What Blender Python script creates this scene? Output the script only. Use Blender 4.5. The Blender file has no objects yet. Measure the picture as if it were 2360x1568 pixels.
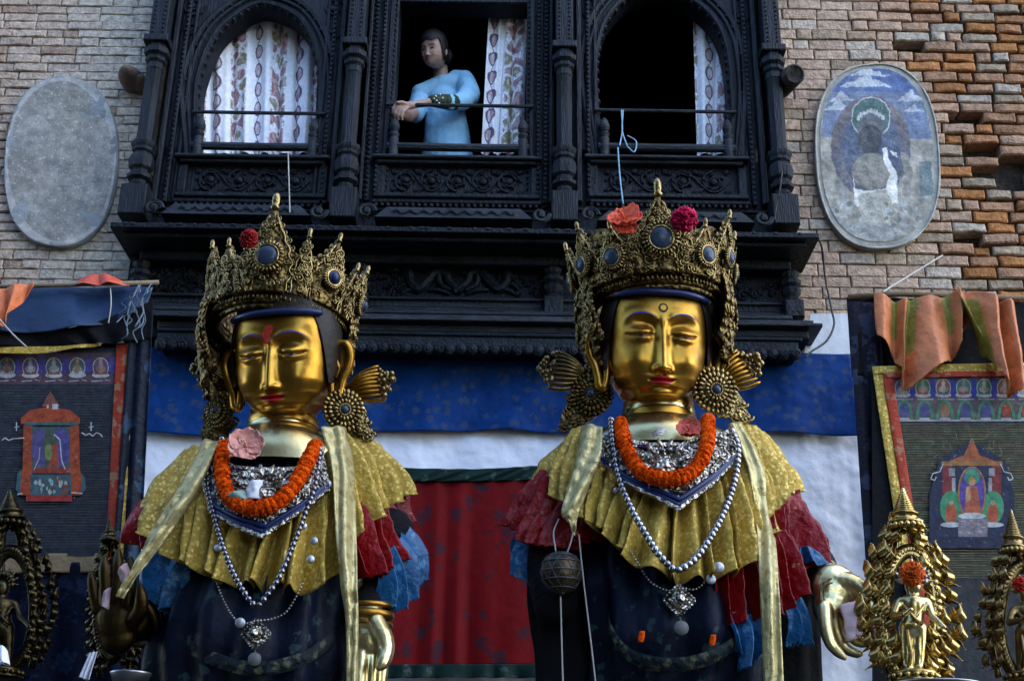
import bpy, math, random
from mathutils import Vector as V, Matrix, noise
random.seed(7)
PI = math.pi
R = math.radians
sc = bpy.context.scene
col = sc.collection

# ------------------------------------------------------------------ camera
F = 2950.0; CX = 1180.0; CY = 784.0        # focal length and centre in sheet units (the photo is 2360 x 1568 of them)
CAMZ = 1.6
PITCH, ROLL = R(22.5), R(0.9)
cam = bpy.data.cameras.new('camera')
cam.sensor_width = 36; cam.lens = 36 * F / 2360
cam.clip_end = 500
camo = bpy.data.objects.new('camera', cam); col.objects.link(camo)
CM = Matrix.Rotation(R(90) + PITCH, 4, 'X') @ Matrix.Rotation(ROLL, 4, 'Z')
camo.matrix_world = Matrix.Translation((0, 0, CAMZ)) @ CM
sc.camera = camo

# ------------------------------------------------------------------ light
SUN_EL, SUN_AZ = R(40), R(74)              # azimuth measured from straight behind the viewer towards the right
sd = V((math.sin(SUN_AZ) * math.cos(SUN_EL), -math.cos(SUN_AZ) * math.cos(SUN_EL), math.sin(SUN_EL)))
w = bpy.data.worlds.new('World'); sc.world = w; w.use_nodes = True
nt = w.node_tree; bg = nt.nodes['Background']
sky = nt.nodes.new('ShaderNodeTexSky'); sky.sky_type = 'NISHITA'; sky.sun_disc = False
sky.sun_elevation = SUN_EL
sky.sun_rotation = math.atan2(sd.x, sd.y)
sky.air_density = 1.0; sky.dust_density = 0.2; sky.ozone_density = 3.0
nt.links.new(sky.outputs[0], bg.inputs[0]); bg.inputs[1].default_value = 0.15
sun = bpy.data.lights.new('sun', 'SUN'); sun.energy = 0.5; sun.angle = R(80); sun.color = (1, .84, .6)
suno = bpy.data.objects.new('sun', sun); col.objects.link(suno)
suno.rotation_euler = sd.to_track_quat('Z', 'Y').to_euler(); suno.location = (6, -6, 12)
sc.view_settings.view_transform = 'Standard'; sc.view_settings.look = 'None'
sc.view_settings.gamma = 1; sc.view_settings.use_curve_mapping = False
sc.view_settings.exposure = 2.4

# ------------------------------------------------------------------ helpers
def P(px, py, Y):
    """point on the vertical plane y = Y that stands behind the sheet position (px, py)"""
    d = CM @ V(((px - CX) / F, -(py - CY) / F, -1, 0))
    t = Y / d[1]
    return V((d[0] * t, Y, CAMZ + d[2] * t))

def mpp(px, py, Y):
    return (P(px + 1, py, Y) - P(px, py, Y)).length

def lerp(a, b, t): return a + (b - a) * t
def clamp(x, a=0.0, b=1.0): return max(a, min(b, x))
def sstep(a, b, x):
    t = clamp((x - a) / (b - a)); return t * t * (3 - 2 * t)
def gs(x, s): return math.exp(-(x / s) ** 2)

def crv(pts, u):
    """Catmull-Rom through pts, u in 0..1"""
    n = len(pts) - 1
    x = clamp(u) * n; i = min(int(x), n - 1); t = x - i
    p1 = pts[i]; p2 = pts[i + 1]
    p0 = pts[i - 1] if i > 0 else tuple(2 * a - b for a, b in zip(p1, p2))
    p3 = pts[i + 2] if i + 2 <= n else tuple(2 * b - a for a, b in zip(p1, p2))
    return tuple(.5 * ((2 * b) + (-a + c) * t + (2 * a - 5 * b + 4 * c - d) * t * t + (-a + 3 * b - 3 * c + d) * t ** 3)
                 for a, b, c, d in zip(p0, p1, p2, p3))
def lin(pts, u):
    n = len(pts) - 1
    x = clamp(u) * n; i = min(int(x), n - 1); t = x - i
    return tuple(a + (b - a) * t for a, b in zip(pts[i], pts[i + 1]))
def tab(xs, ys, x):
    if x <= xs[0]: return ys[0]
    for i in range(len(xs) - 1):
        if x <= xs[i + 1]:
            t = (x - xs[i]) / (xs[i + 1] - xs[i]); t = t * t * (3 - 2 * t) * .4 + t * .6
            return ys[i] + (ys[i + 1] - ys[i]) * t
    return ys[-1]
def nz(x, y=0, z=0): return noise.noise(V((x, y, z)))

class MB:
    def __init__(s, M=None):
        s.v = []; s.f = []; s.m = []; s.c = []; s.mi = 0; s.col = (1, 1, 1); s.M = M
    def add(s, vs, fs):
        o = len(s.v)
        if s.M is not None: vs = [s.M @ V(p) for p in vs]
        s.v += [tuple(p) for p in vs]
        s.f += [[i + o for i in f] for f in fs]
        s.m += [s.mi] * len(fs); s.c += [s.col] * len(vs)
    def box(s, a, b, rot=None):
        x0, y0, z0 = (min(p, q) for p, q in zip(a, b)); x1, y1, z1 = (max(p, q) for p, q in zip(a, b))
        vs = [V((x, y, z)) for x in (x0, x1) for y in (y0, y1) for z in (z0, z1)]
        if rot is not None:
            c = V(((x0 + x1) / 2, (y0 + y1) / 2, (z0 + z1) / 2)); vs = [c + rot @ (p - c) for p in vs]
        s.add(vs, [(0, 1, 3, 2), (4, 6, 7, 5), (0, 4, 5, 1), (2, 3, 7, 6), (0, 2, 6, 4), (1, 5, 7, 3)])
    def cbox(s, a, b, ch=.006):
        """box with chamfered front edges (front is -y)"""
        x0, y0, z0 = (min(p, q) for p, q in zip(a, b)); x1, y1, z1 = (max(p, q) for p, q in zip(a, b))
        ch = min(ch, (x1 - x0) * .3, (z1 - z0) * .3, (y1 - y0) * .5)
        q = lambda i, y: [(x0 + i, y, z0 + i), (x1 - i, y, z0 + i), (x1 - i, y, z1 - i), (x0 + i, y, z1 - i)]
        vs = q(ch, y0) + q(0, y0 + ch) + q(0, y1)
        fs = [(0, 1, 2, 3), (11, 10, 9, 8)]
        for k in range(4):
            l = (k + 1) % 4
            fs += [(k + 4, l + 4, l, k), (k + 8, l + 8, l + 4, k + 4)]
        s.add(vs, fs)
    def grid(s, fn, nu, nv, close=False):
        vs = [fn(i / nu, j / nv) for j in range(nv + 1) for i in range(nu + (0 if close else 1))]
        w_ = nu if close else nu + 1
        fs = []
        for j in range(nv):
            for i in range(nu):
                k = (i + 1) % w_
                fs.append((j * w_ + i, j * w_ + k, (j + 1) * w_ + k, (j + 1) * w_ + i))
        s.add(vs, fs)
    def tube(s, pts, r, n=8, caps=True, flat=1.0, up=None):
        pts = [V(p) for p in pts]; m = len(pts)
        if m < 2: return
        if not hasattr(r, '__len__'): r = [r] * m
        t0 = (pts[1] - pts[0]).normalized()
        a = up or (V((0, 0, 1)) if abs(t0.z) < .9 else V((1, 0, 0)))
        nrm = (a - t0 * a.dot(t0)).normalized()
        vs = []
        for i, p in enumerate(pts):
            t = (pts[min(i + 1, m - 1)] - pts[max(i - 1, 0)])
            t = t.normalized() if t.length > 1e-9 else t0
            nrm = (nrm - t * nrm.dot(t)); nrm = nrm.normalized() if nrm.length > 1e-9 else t.orthogonal().normalized()
            bi = t.cross(nrm)
            for k in range(n):
                g = 2 * PI * k / n
                vs.append(p + (nrm * math.cos(g) * flat + bi * math.sin(g)) * r[i])
        fs = [(j * n + k, j * n + (k + 1) % n, (j + 1) * n + (k + 1) % n, (j + 1) * n + k) for j in range(m - 1) for k in range(n)]
        if caps: fs += [tuple(range(n - 1, -1, -1)), tuple((m - 1) * n + k for k in range(n))]
        s.add(vs, fs)
    def sph(s, c, r, nu=12, nv=8, rot=None):
        if not hasattr(r, '__len__'): r = (r, r, r)
        c = V(c); vs = []
        for j in range(1, nv):
            b = PI * j / nv
            for i in range(nu):
                a = 2 * PI * i / nu
                vs.append(V((r[0] * math.sin(b) * math.cos(a), r[1] * math.sin(b) * math.sin(a), r[2] * math.cos(b))))
        vs += [V((0, 0, r[2])), V((0, 0, -r[2]))]
        if rot is not None: vs = [rot @ p for p in vs]
        vs = [c + p for p in vs]
        fs = [(j * nu + i, (j + 1) * nu + i, (j + 1) * nu + (i + 1) % nu, j * nu + (i + 1) % nu) for j in range(nv - 2) for i in range(nu)]
        t = len(vs) - 2
        for i in range(nu):
            fs.append((t, i, (i + 1) % nu)); fs.append((t + 1, (nv - 2) * nu + (i + 1) % nu, (nv - 2) * nu + i))
        s.add(vs, fs)
    def lathe(s, base, prof, n=16, axis=None, sq=False):
        """prof: list of (radius, height)"""
        base = V(base); q = V((0, 0, 1)).rotation_difference(V(axis)) if axis is not None else None
        vs = []
        for r, z in prof:
            for k in range(n):
                g = 2 * PI * (k + (.5 if sq else 0)) / n
                p = V((r * math.cos(g), r * math.sin(g), z))
                if q: p = q @ p
                vs.append(base + p)
        fs = [(j * n + k, j * n + (k + 1) % n, (j + 1) * n + (k + 1) % n, (j + 1) * n + k) for j in range(len(prof) - 1) for k in range(n)]
        fs += [tuple(range(n - 1, -1, -1)), tuple((len(prof) - 1) * n + k for k in range(n))]
        s.add(vs, fs)
    def prism(s, poly, d):
        """poly: 3D outline, anticlockwise from the front; d: vector to the back"""
        n = len(poly); poly = [V(p) for p in poly]; d = V(d)
        s.add(poly + [p + d for p in poly],
              [tuple(range(n)), tuple(range(2 * n - 1, n - 1, -1))] + [(k + n, (k + 1) % n + n, (k + 1) % n, k) for k in range(n)])
    def build(s, name, mats, parent=None, smooth=True, loc=None, sub=0):
        if not isinstance(mats, (list, tuple)): mats = [mats]
        if parent is not None: L = WL[parent.name]
        elif loc is not None: L = V(loc)
        else:
            n = max(1, len(s.v))
            L = V((sum(p[0] for p in s.v) / n, sum(p[1] for p in s.v) / n, min((p[2] for p in s.v), default=0)))
        me = bpy.data.meshes.new(name)
        me.from_pydata([(p[0] - L.x, p[1] - L.y, p[2] - L.z) for p in s.v], [], s.f)
        for m in mats: me.materials.append(m)
        if len(mats) > 1: me.polygons.foreach_set('material_index', s.m)
        if smooth: me.polygons.foreach_set('use_smooth', [True] * len(me.polygons))
        at = me.color_attributes.new('Col', 'FLOAT_COLOR', 'POINT')
        flat = []
        for c in s.c: flat += [c[0], c[1], c[2], 1.0]
        at.data.foreach_set('color', flat)
        me.update()
        o = bpy.data.objects.new(name, me); col.objects.link(o)
        if parent is not None: o.parent = parent
        else: o.location = L
        WL[o.name] = L
        if sub:
            q = o.modifiers.new('sub', 'SUBSURF'); q.levels = sub; q.render_levels = sub
        return o
WL = {}

def solid(o, t, off=0.0):
    q = o.modifiers.new('solid', 'SOLIDIFY'); q.thickness = t; q.offset = off; return o
def remesh(o, vox, smooth=6):
    q = o.modifiers.new('remesh', 'REMESH'); q.mode = 'VOXEL'; q.voxel_size = vox; q.use_smooth_shade = True
    q = o.modifiers.new('smooth', 'SMOOTH'); q.iterations = smooth; q.factor = .5
    return o
def autosmooth(o, ang=35):
    m = o.data
    m.polygons.foreach_set('use_smooth', [True] * len(m.polygons))
    m.set_sharp_from_angle(angle=R(ang)); return o
def thing(name, label, cat, loc, group=None):
    o = bpy.data.objects.new(name, None); col.objects.link(o); o.location = loc; o.empty_display_size = .1
    WL[o.name] = V(loc); tag(o, label, cat, group); return o
def tag(o, label, cat, group=None):
    o['label'] = label; o['category'] = cat
    if group: o['group'] = group
    return o
def lab(o, t): o['label'] = t; return o

def spiral(mb, c, ux, uy, r, turns=1.4, hand=1, tr=.004, n=22, tail=0.0, sides=5, a0=0.0):
    """a flat scroll of tube in the plane ux, uy"""
    pts = []; rr = []
    for i in range(n + 1):
        t = i / n; a = a0 + hand * turns * 2 * PI * t; q = r * (1 - .86 * t)
        pts.append(V(c) + ux * (q * math.cos(a)) + uy * (q * math.sin(a))); rr.append(tr * (1 - .35 * t))
    mb.tube(pts, rr, sides)
    mb.sph(pts[-1], tr * 1.7, 6, 4)

# ------------------------------------------------------------------ materials
def mat(name, c, rough=.6, metal=0.0, c2=None, ns=12.0, nd=5.0, bump=0.0, bs=60.0, attr=False, spec=.2, var=.25, rvar=.0, kind='noise', stretch=None, sheen=0, lo=.35, hi=.65, emis=None):
    m = bpy.data.materials.new(name); m.use_nodes = True
    t = m.node_tree; b = t.nodes['Principled BSDF']; N = t.nodes.new; Lk = t.links.new
    tc = N('ShaderNodeTexCoord'); src = tc.outputs['Object']
    if stretch:
        mp = N('ShaderNodeMapping'); mp.inputs['Scale'].default_value = stretch; Lk(src, mp.inputs[0]); src = mp.outputs[0]
    n1 = N('ShaderNodeTexNoise'); n1.inputs['Scale'].default_value = ns; n1.inputs['Detail'].default_value = nd
    n1.inputs['Roughness'].default_value = .6; Lk(src, n1.inputs['Vector'])
    rp = N('ShaderNodeValToRGB'); rp.color_ramp.elements[0].position = lo; rp.color_ramp.elements[1].position = hi
    Lk(n1.outputs['Fac'], rp.inputs[0])
    if attr:
        a = N('ShaderNodeAttribute'); a.attribute_name = 'Col'
        rp.color_ramp.elements[0].color = (1 - var,) * 3 + (1,); rp.color_ramp.elements[1].color = (1 + var * .6,) * 3 + (1,)
        mx = N('ShaderNodeMix'); mx.data_type = 'RGBA'; mx.blend_type = 'MULTIPLY'; mx.inputs[0].default_value = 1
        Lk(a.outputs['Color'], mx.inputs[6]); Lk(rp.outputs[0], mx.inputs[7]); Lk(mx.outputs[2], b.inputs['Base Color'])
    else:
        c2 = c2 or tuple(x * (1 - var) for x in c)
        rp.color_ramp.elements[0].color = tuple(c2) + (1,); rp.color_ramp.elements[1].color = tuple(c) + (1,)
        Lk(rp.outputs[0], b.inputs['Base Color'])
    b.inputs['Roughness'].default_value = rough; b.inputs['Metallic'].default_value = metal
    b.inputs['Specular IOR Level'].default_value = spec
    if sheen: b.inputs['Sheen Weight'].default_value = sheen
    if rvar:
        mr = N('ShaderNodeMapRange'); mr.inputs[3].default_value = max(0.02, rough - rvar); mr.inputs[4].default_value = rough + rvar
        n3 = N('ShaderNodeTexNoise'); n3.inputs['Scale'].default_value = ns * .7; n3.inputs['Detail'].default_value = 6; Lk(src, n3.inputs['Vector'])
        Lk(n3.outputs['Fac'], mr.inputs[0]); Lk(mr.outputs[0], b.inputs['Roughness'])
    if bump:
        if kind == 'vor':
            n2 = N('ShaderNodeTexVoronoi'); n2.feature = 'SMOOTH_F1'; n2.inputs['Scale'].default_value = bs; out = n2.outputs['Distance']
        else:
            n2 = N('ShaderNodeTexNoise'); n2.inputs['Scale'].default_value = bs; n2.inputs['Detail'].default_value = 5; out = n2.outputs['Fac']
        Lk(src, n2.inputs['Vector'])
        bp = N('ShaderNodeBump'); bp.inputs['Strength'].default_value = bump; bp.inputs['Distance'].default_value = .02
        Lk(out, bp.inputs['Height']); Lk(bp.outputs[0], b.inputs['Normal'])
    return m

def brocade(name, base, fig, rough=.5, scale=14.0, bump=.3, metal=0.0, thr=.5, bs=40, fmetal=0.0, spec=.1):
    """woven cloth: figured spots over a base colour, crinkled"""
    m = mat(name, base, rough, metal, ns=9, bump=bump, bs=bs, spec=spec)
    t = m.node_tree; b = t.nodes['Principled BSDF']; N = t.nodes.new; Lk = t.links.new
    prev = b.inputs['Base Color'].links[0].from_socket
    tc = N('ShaderNodeTexCoord')
    vo = N('ShaderNodeTexVoronoi'); vo.inputs['Scale'].default_value = scale; Lk(tc.outputs['Object'], vo.inputs['Vector'])
    no = N('ShaderNodeTexNoise'); no.inputs['Scale'].default_value = scale * 4; no.inputs['Detail'].default_value = 3; Lk(tc.outputs['Object'], no.inputs['Vector'])
    ad = N('ShaderNodeMath'); ad.operation = 'MULTIPLY_ADD'; ad.inputs[1].default_value = -.9
    Lk(no.outputs['Fac'], ad.inputs[0]); 
    iv = N('ShaderNodeMath'); iv.operation = 'SUBTRACT'; iv.inputs[0].default_value = 1.0 + thr - .02
    Lk(vo.outputs['Distance'], iv.inputs[1]); Lk(iv.outputs[0], ad.inputs[2])
    rp = N('ShaderNodeValToRGB'); rp.color_ramp.elements[0].position = .62; rp.color_ramp.elements[1].position = .7
    Lk(ad.outputs[0], rp.inputs[0])
    mx = N('ShaderNodeMix'); mx.data_type = 'RGBA'; Lk(rp.outputs[0], mx.inputs[0]); Lk(prev, mx.inputs[6]); mx.inputs[7].default_value = tuple(fig) + (1,)
    Lk(mx.outputs[2], b.inputs['Base Color'])
    if fmetal:
        mm = N('ShaderNodeMath'); mm.operation = 'MULTIPLY'; mm.inputs[1].default_value = fmetal; Lk(rp.outputs[0], mm.inputs[0]); Lk(mm.outputs[0], b.inputs['Metallic'])
    return m

WOOD = mat('dark_carved_wood', (.0095, .013, .019), .5, ns=7, c2=(.0025, .0035, .005), bump=.5, bs=55, stretch=(1, 1, 1), spec=.16, rvar=.12)
WOODV = mat('dark_wood_upright', (.010, .014, .021), .5, ns=9, c2=(.003, .004, .006), bump=.5, bs=40, stretch=(3, 3, .35), spec=.16, rvar=.12)
WOODL = mat('pale_wood_edge', (.022, .027, .034), .5, ns=9, c2=(.006, .008, .011), bump=.5, bs=50, stretch=(.5, 2, 2))  # paler copy of the wood: lit edges put into the colour
DARK = mat('dark_interior', (.004, .004, .004), .9)  # near-black walls: the room's darkness put into the colour
BRICK = mat('old_brick', (1, 1, 1), .85, attr=True, ns=28, nd=7, var=.38, bump=.6, bs=70)
MORTAR = mat('dirty_mud_mortar', (.05, .038, .03), .95, c2=(.015, .012, .01), ns=14, bump=.8, bs=40)
STONE = mat('weathered_plaster', (.30, .315, .31), .85, c2=(.13, .14, .145), ns=4, nd=12, bump=.35, bs=40, lo=.3, hi=.7)
PAINT = mat('faded_paint', (1, 1, 1), .8, attr=True, ns=16, nd=8, var=.28, bump=.2, bs=60)
ART = mat('painted_cotton', (1, 1, 1), .75, attr=True, ns=30, nd=6, var=.35, bump=.15, bs=90)
GOLD = mat('polished_gilding', (.46, .25, .04), .37, 1.0, c2=(.19, .088, .012), ns=6, nd=9, bump=.12, bs=16, rvar=.13, lo=.28, hi=.72)
GOLDL = mat('pale_gilding', (.60, .50, .24), .28, 1.0, c2=(.42, .33, .14), ns=6, nd=6, bump=.08, bs=18, rvar=.1)
GOLDO = mat('ornate_gilding', (.30, .215, .085), .3, 1.0, c2=(.10, .07, .027), ns=16, nd=6, bump=.25, bs=70, kind='vor', rvar=.08)
GOLDD = mat('dark_gilding', (.15, .10, .035), .4, 1.0, c2=(.035, .024, .01), ns=14, nd=6, bump=.5, bs=60, kind='vor')  # darker gilding: shade of recesses and left-hand ornaments put into the colour
GOLDM = mat('dull_gilding', (.30, .21, .08), .36, 1.0, c2=(.12, .08, .03), ns=14, nd=6, bump=.2, bs=50)
HDARK = mat('shaded_gilding', (.055, .036, .014), .45, 1.0, c2=(.025, .017, .007), ns=7, bump=.1, bs=20)  # shade at the lower left put into the raised hand's colour
SILV = mat('silver', (.62, .62, .62), .3, 1.0, c2=(.3, .3, .3), ns=20, bump=.2, bs=60)
SILVO = mat('tarnished_silver_relief', (.5, .48, .42), .34, 1.0, c2=(.16, .14, .11), ns=25, bump=.9, bs=75, kind='vor')
HAIR = mat('dark_lacquer_hair', (.018, .012, .008), .5, bump=.2, bs=50)
BLACKH = mat('black_hair', (.006, .005, .006), .45, bump=.3, bs=90, stretch=(6, 6, 1))
BLUEG = mat('dark_blue_enamel', (.012, .02, .075), .3, ns=20)
NAVYG = mat('dull_navy_stone', (.03, .045, .08), .25, ns=20)
BROW = mat('blue_brow_paint', (.03, .05, .42), .5, var=.1)
LIP = mat('red_lip_paint', (.3, .012, .012), .4, var=.2)
EYEL = mat('eye_paint', (.08, .03, .07), .5)
EYEW = mat('eye_white_paint', (.42, .36, .4), .4)
TILAK = mat('vermilion_paste', (.38, .03, .012), .8, ns=40)
YEL = brocade('yellow_gold_brocade', (.40, .265, .045), (.52, .39, .11), .42, 62, .7, bs=30, fmetal=.3)
SASH = brocade('pale_gold_ribbon', (.46, .40, .19), (.30, .24, .1), .34, 30, .5, metal=.35, bs=30)
REDB = brocade('red_foil_brocade', (.20, .0025, .004), (.32, .12, .06), .34, 26, .8, bs=22, thr=.22, spec=.22)
BLUB = brocade('blue_foil_cloth', (.010, .085, .21), (.05, .18, .32), .3, 20, .8, bs=18, thr=.36, spec=.3)
NAVY = brocade('navy_brocade_robe', (.004, .007, .018), (.022, .042, .046), .5, 13, .5, bs=14, thr=.35)
BLACKC = mat('black_cloth', (.0035, .0035, .005), .9, bump=.5, bs=18)
PURP = mat('dark_purple_cloth', (.010, .004, .016), .8, bump=.5, bs=25)
HEM = brocade('worn_green_gold_hem', (.008, .014, .018), (.055, .06, .035), .5, 26, .6, thr=.45)
MARI = mat('marigold_petals', (.78, .10, .002), .85, c2=(.42, .035, .001), ns=60, nd=3, bump=.6, bs=160, spec=.05)
# ------------------------------------------------------------------ ground and the added far side of the lane
g = MB(); g.box((-40, -40, -.3), (40, 40, 0))
o = g.build('ground', mat('stone_paving', (.06, .056, .05), .85, c2=(.035, .032, .03), ns=3, bump=.4, bs=12), loc=(0, 0, -.3)); o['kind'] = 'structure'

# unseen houses, added behind the viewer: they keep the low sky off the house front and show in the gilding
LANE = mat('added_lane_brick', (.075, .048, .036), .9, c2=(.045, .03, .024), ns=2, bump=.3, bs=20)
LANEW = mat('added_lane_wood', (.02, .018, .016), .6)
def added_lane_house(x0, x1, y, h, seed):
    rnd = random.Random(seed); m = MB()
    m.box((x0, y - 6, 0), (x1, y, h)); m.box((x0 - .4, y - 6.4, h), (x1 + .4, y + .7, h + .18))
    m.mi = 1
    z = 1.0
    while z < h - 1.6:
        x = x0 + .6
        while x < x1 - 1.4:
            m.box((x, y, z), (x + 1.0, y + .06, z + 1.35)); m.box((x - .15, y, z - .1), (x + 1.15, y + .12, z - .005)); x += rnd.uniform(1.7, 2.3)
        z += 2.4
    o = m.build('added_lane_houses', [LANE, LANEW], smooth=False, loc=((x0 + x1) / 2, y, 0)); o['kind'] = 'structure'
added_lane_house(-44, 1.0, -3.2, 9.5, 1)  # the gap right of this added block lets side light in
added_lane_house(8.0, 18, -7, 8.0, 2)

# ------------------------------------------------------------------ the house
YW = 6.40                                    # brick face
house = thing('old_house', 'old brick town house front with black carved timber triple window', 'house', (0, YW, 0))
def Zp(py, Y, px=1060): return P(px, py, Y).z
def Xp(px, py, Y): return P(px, py, Y).x
XL, XR = -2.11, 1.545                        # timber bay between the two brick fields

m = MB()                                     # the body of the house behind the bricks
m.box((-6, YW + .10, 0), (XL + .05, YW + .5, 8.4)); m.box((XR - .05, YW + .10, 0), (6, YW + .5, 8.4))
m.box((XL + .05, YW + .06, 0), (XR - .05, YW + .5, 4.3)); m.box((XL + .05, YW + .06, 6.95), (XR - .05, YW + .5, 8.4))
m.build('wall', MORTAR, house, smooth=False)
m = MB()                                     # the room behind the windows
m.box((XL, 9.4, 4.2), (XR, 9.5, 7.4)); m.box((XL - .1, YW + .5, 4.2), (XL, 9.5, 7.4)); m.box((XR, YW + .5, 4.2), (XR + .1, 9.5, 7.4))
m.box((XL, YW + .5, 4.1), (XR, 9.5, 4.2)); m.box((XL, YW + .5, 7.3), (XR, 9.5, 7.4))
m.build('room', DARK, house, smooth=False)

holes = [P(2125, 95, YW), P(2215, 250, YW), P(2262, 268, YW), P(2245, 335, YW), P(2320, 372, YW), P(2235, 545, YW), P(2345, 415, YW), P(2300, 405, YW)]
def brick(m, x0, x1, z0, z1, y, rough, c, nx=5, nzr=2):
    sd_ = random.random() * 100
    def pt(u, v, ring):
        x = lerp(x0, x1, u); z = lerp(z0, z1, v)
        e = rough
        k = .003 + .0028 * e
        x += nz(x * 9, z * 31, sd_) * k; z += nz(x * 14 + 5, z * 20, sd_ + 7) * k * .9
        d = y + nz(x * 11, z * 11, sd_ + 3) * .007 * (.4 + e)
        cu = min(u, 1 - u) * (x1 - x0); cv = min(v, 1 - v) * (z1 - z0)
        return V((x, d + ring, z))
    vs = []; us = [0] + [i / nx for i in range(1, nx)] + [1]
    W = nx + 1; H = nzr + 1
    ix, iz = min(.0035 + .003 * rough, (x1 - x0) * .2), min(.003 + .003 * rough, (z1 - z0) * .3)
    for j in range(H):
        for i in range(W):
            p = pt(i / nx, j / nzr, 0)
            p.x += ix * (1 if i == 0 else -1 if i == nx else 0); p.z += iz * (1 if j == 0 else -1 if j == nzr else 0)
            if i in (0, nx) and j in (0, nzr): p.x += ix * .5 * (1 if i == 0 else -1); p.y += .004
            vs.append(p)
    front = [(j * W + i, j * W + i + 1, (j + 1) * W + i + 1, (j + 1) * W + i) for j in range(nzr) for i in range(nx)]
    rim = [i for i in range(W)] + [j * W + nx for j in range(1, H)] + [nzr * W + i for i in range(nx - 1, -1, -1)] + [j * W for j in range(nzr - 1, 0, -1)]
    pos = [(i / nx, 0) for i in range(W)] + [(1, j / nzr) for j in range(1, H)] + [(i / nx, 1) for i in range(nx - 1, -1, -1)] + [(0, j / nzr) for j in range(nzr - 1, 0, -1)]
    b1 = len(vs); n = len(rim)
    vs += [pt(u, v, .006 + .003 * rough) for u, v in pos]
    b2 = len(vs)
    vs += [pt(u, v, .11) for u, v in pos]
    fs = front[:]
    for k in range(n):
        l = (k + 1) % n
        fs.append((rim[l], rim[k], b1 + k, b1 + l)); fs.append((b1 + l, b1 + k, b2 + k, b2 + l))
    m.col = (c[0] * 1.02, c[1] * .95, c[2] * .84); m.add(vs, fs)

def brickfield(side):
    m = MB(); rnd = random.Random(3 if side < 0 else 11)
    z = 3.75; row = 0
    while z < 7.7:
        h = rnd.uniform(.056, .062) if side < 0 else rnd.uniform(.068, .076)
        x = -4.0 if side < 0 else XR - .02
        end = XL + .02 if side < 0 else 4.0
        x -= rnd.uniform(0, .1) if side > 0 else 0
        while x < end - .03:
            L_ = rnd.choice((.20, .21, .19, .20, .10, .16)) * rnd.uniform(.92, 1.06)
            x1 = min(x + L_, end)
            xx0 = max(x, XR - .02) if side > 0 else x
            cx, cz = (xx0 + x1) / 2, z + h / 2
            if side > 0:
                er = sstep(2.0, 2.75, cx + .25 * nz(cx * 2, cz * 2, 4) + .12 * (cz - 5.6)); ws = 0
                base = V((.42, .315, .25)).lerp(V((.30, .15, .08)), er * rnd.uniform(.35, 1.05))
                if rnd.random() < .28 * er + .06: base = V((.36, .285, .215)) * rnd.uniform(.75, 1.05)
                if rnd.random() < .1: base = V((.40, .345, .30))
                base *= rnd.uniform(.84, 1.12)
                if er > .6 and rnd.random() < .2: base = V((.36, .16, .06)) * rnd.uniform(.7, 1.05)
            else:
                ws = sstep(-2.95, -2.35, cx + .3 * nz(cx * 2, cz * 1.6, 1) - .25 * (5.6 - cz) * .3)
                er = .35 * (1 - ws)
                base = V((.45, .365, .31)).lerp(V((.46, .425, .385)), ws) * rnd.uniform(.91, 1.07)
                if rnd.random() < .10 * (1 - ws): base = V((.34, .25, .2))
            hole = any((abs(cx - q.x) < .09 and abs(cz - q.z) < .036) for q in holes) if side > 0 else False
            gap = (.0025 + .006 * er) if side > 0 else (.0015 + .004 * er)
            y = YW + rnd.uniform(-.005, .005) * (1 + .5 * er)
            if side > 0 and er > .7 and rnd.random() < .03: y += rnd.uniform(.008, .024)
            if not hole:
                brick(m, xx0 + gap, x1 - gap, z + gap * .8, z + h - gap * .8 * rnd.uniform(.6, 1.8), y, .25 + er, tuple(base))
            x = x1
        z += h; row += 1
    return m.build('brick_wall', BRICK, house, smooth=True)
b = brickfield(-1); lab(b, 'pale grey limewashed brick wall'); autosmooth(b, 28)
b = brickfield(1); lab(b, 'eroded pink and orange brick wall with missing bricks'); autosmooth(b, 28)

# ---- timber bay
YF = 6.28
W1 = [(455, 340), (457, 208), (470, 150), (486, 108), (508, 72), (541, 42), (575, 20), (603, 12), (640, 20), (680, 40), (707, 75), (724, 120), (733, 170), (733, 243), (722, 340)]
W3 = [(1388, 345), (1380, 247), (1377, 150), (1388, 85), (1405, 42), (1440, 2), (1480, -16), (1514, -24), (1560, -14), (1601, 8), (1640, 44), (1664, 90), (1676, 150), (1683, 243), (1681, 345)]
SP = {0: (-1.80, -1.125, 5.285), 1: (-.70, .06, 5.30), 2: (.49, 1.22, 5.32)}   # x0, x1, sill height of each opening
bays = [(-2.02, -.985), (-.875, .22), (.33, 1.42)]
colx = [-2.07, -.93, .275, 1.475]
ZB, ZT = 4.84, 6.98
def arch_world(W): return [P(px, py, YF) for px, py in W]

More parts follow.
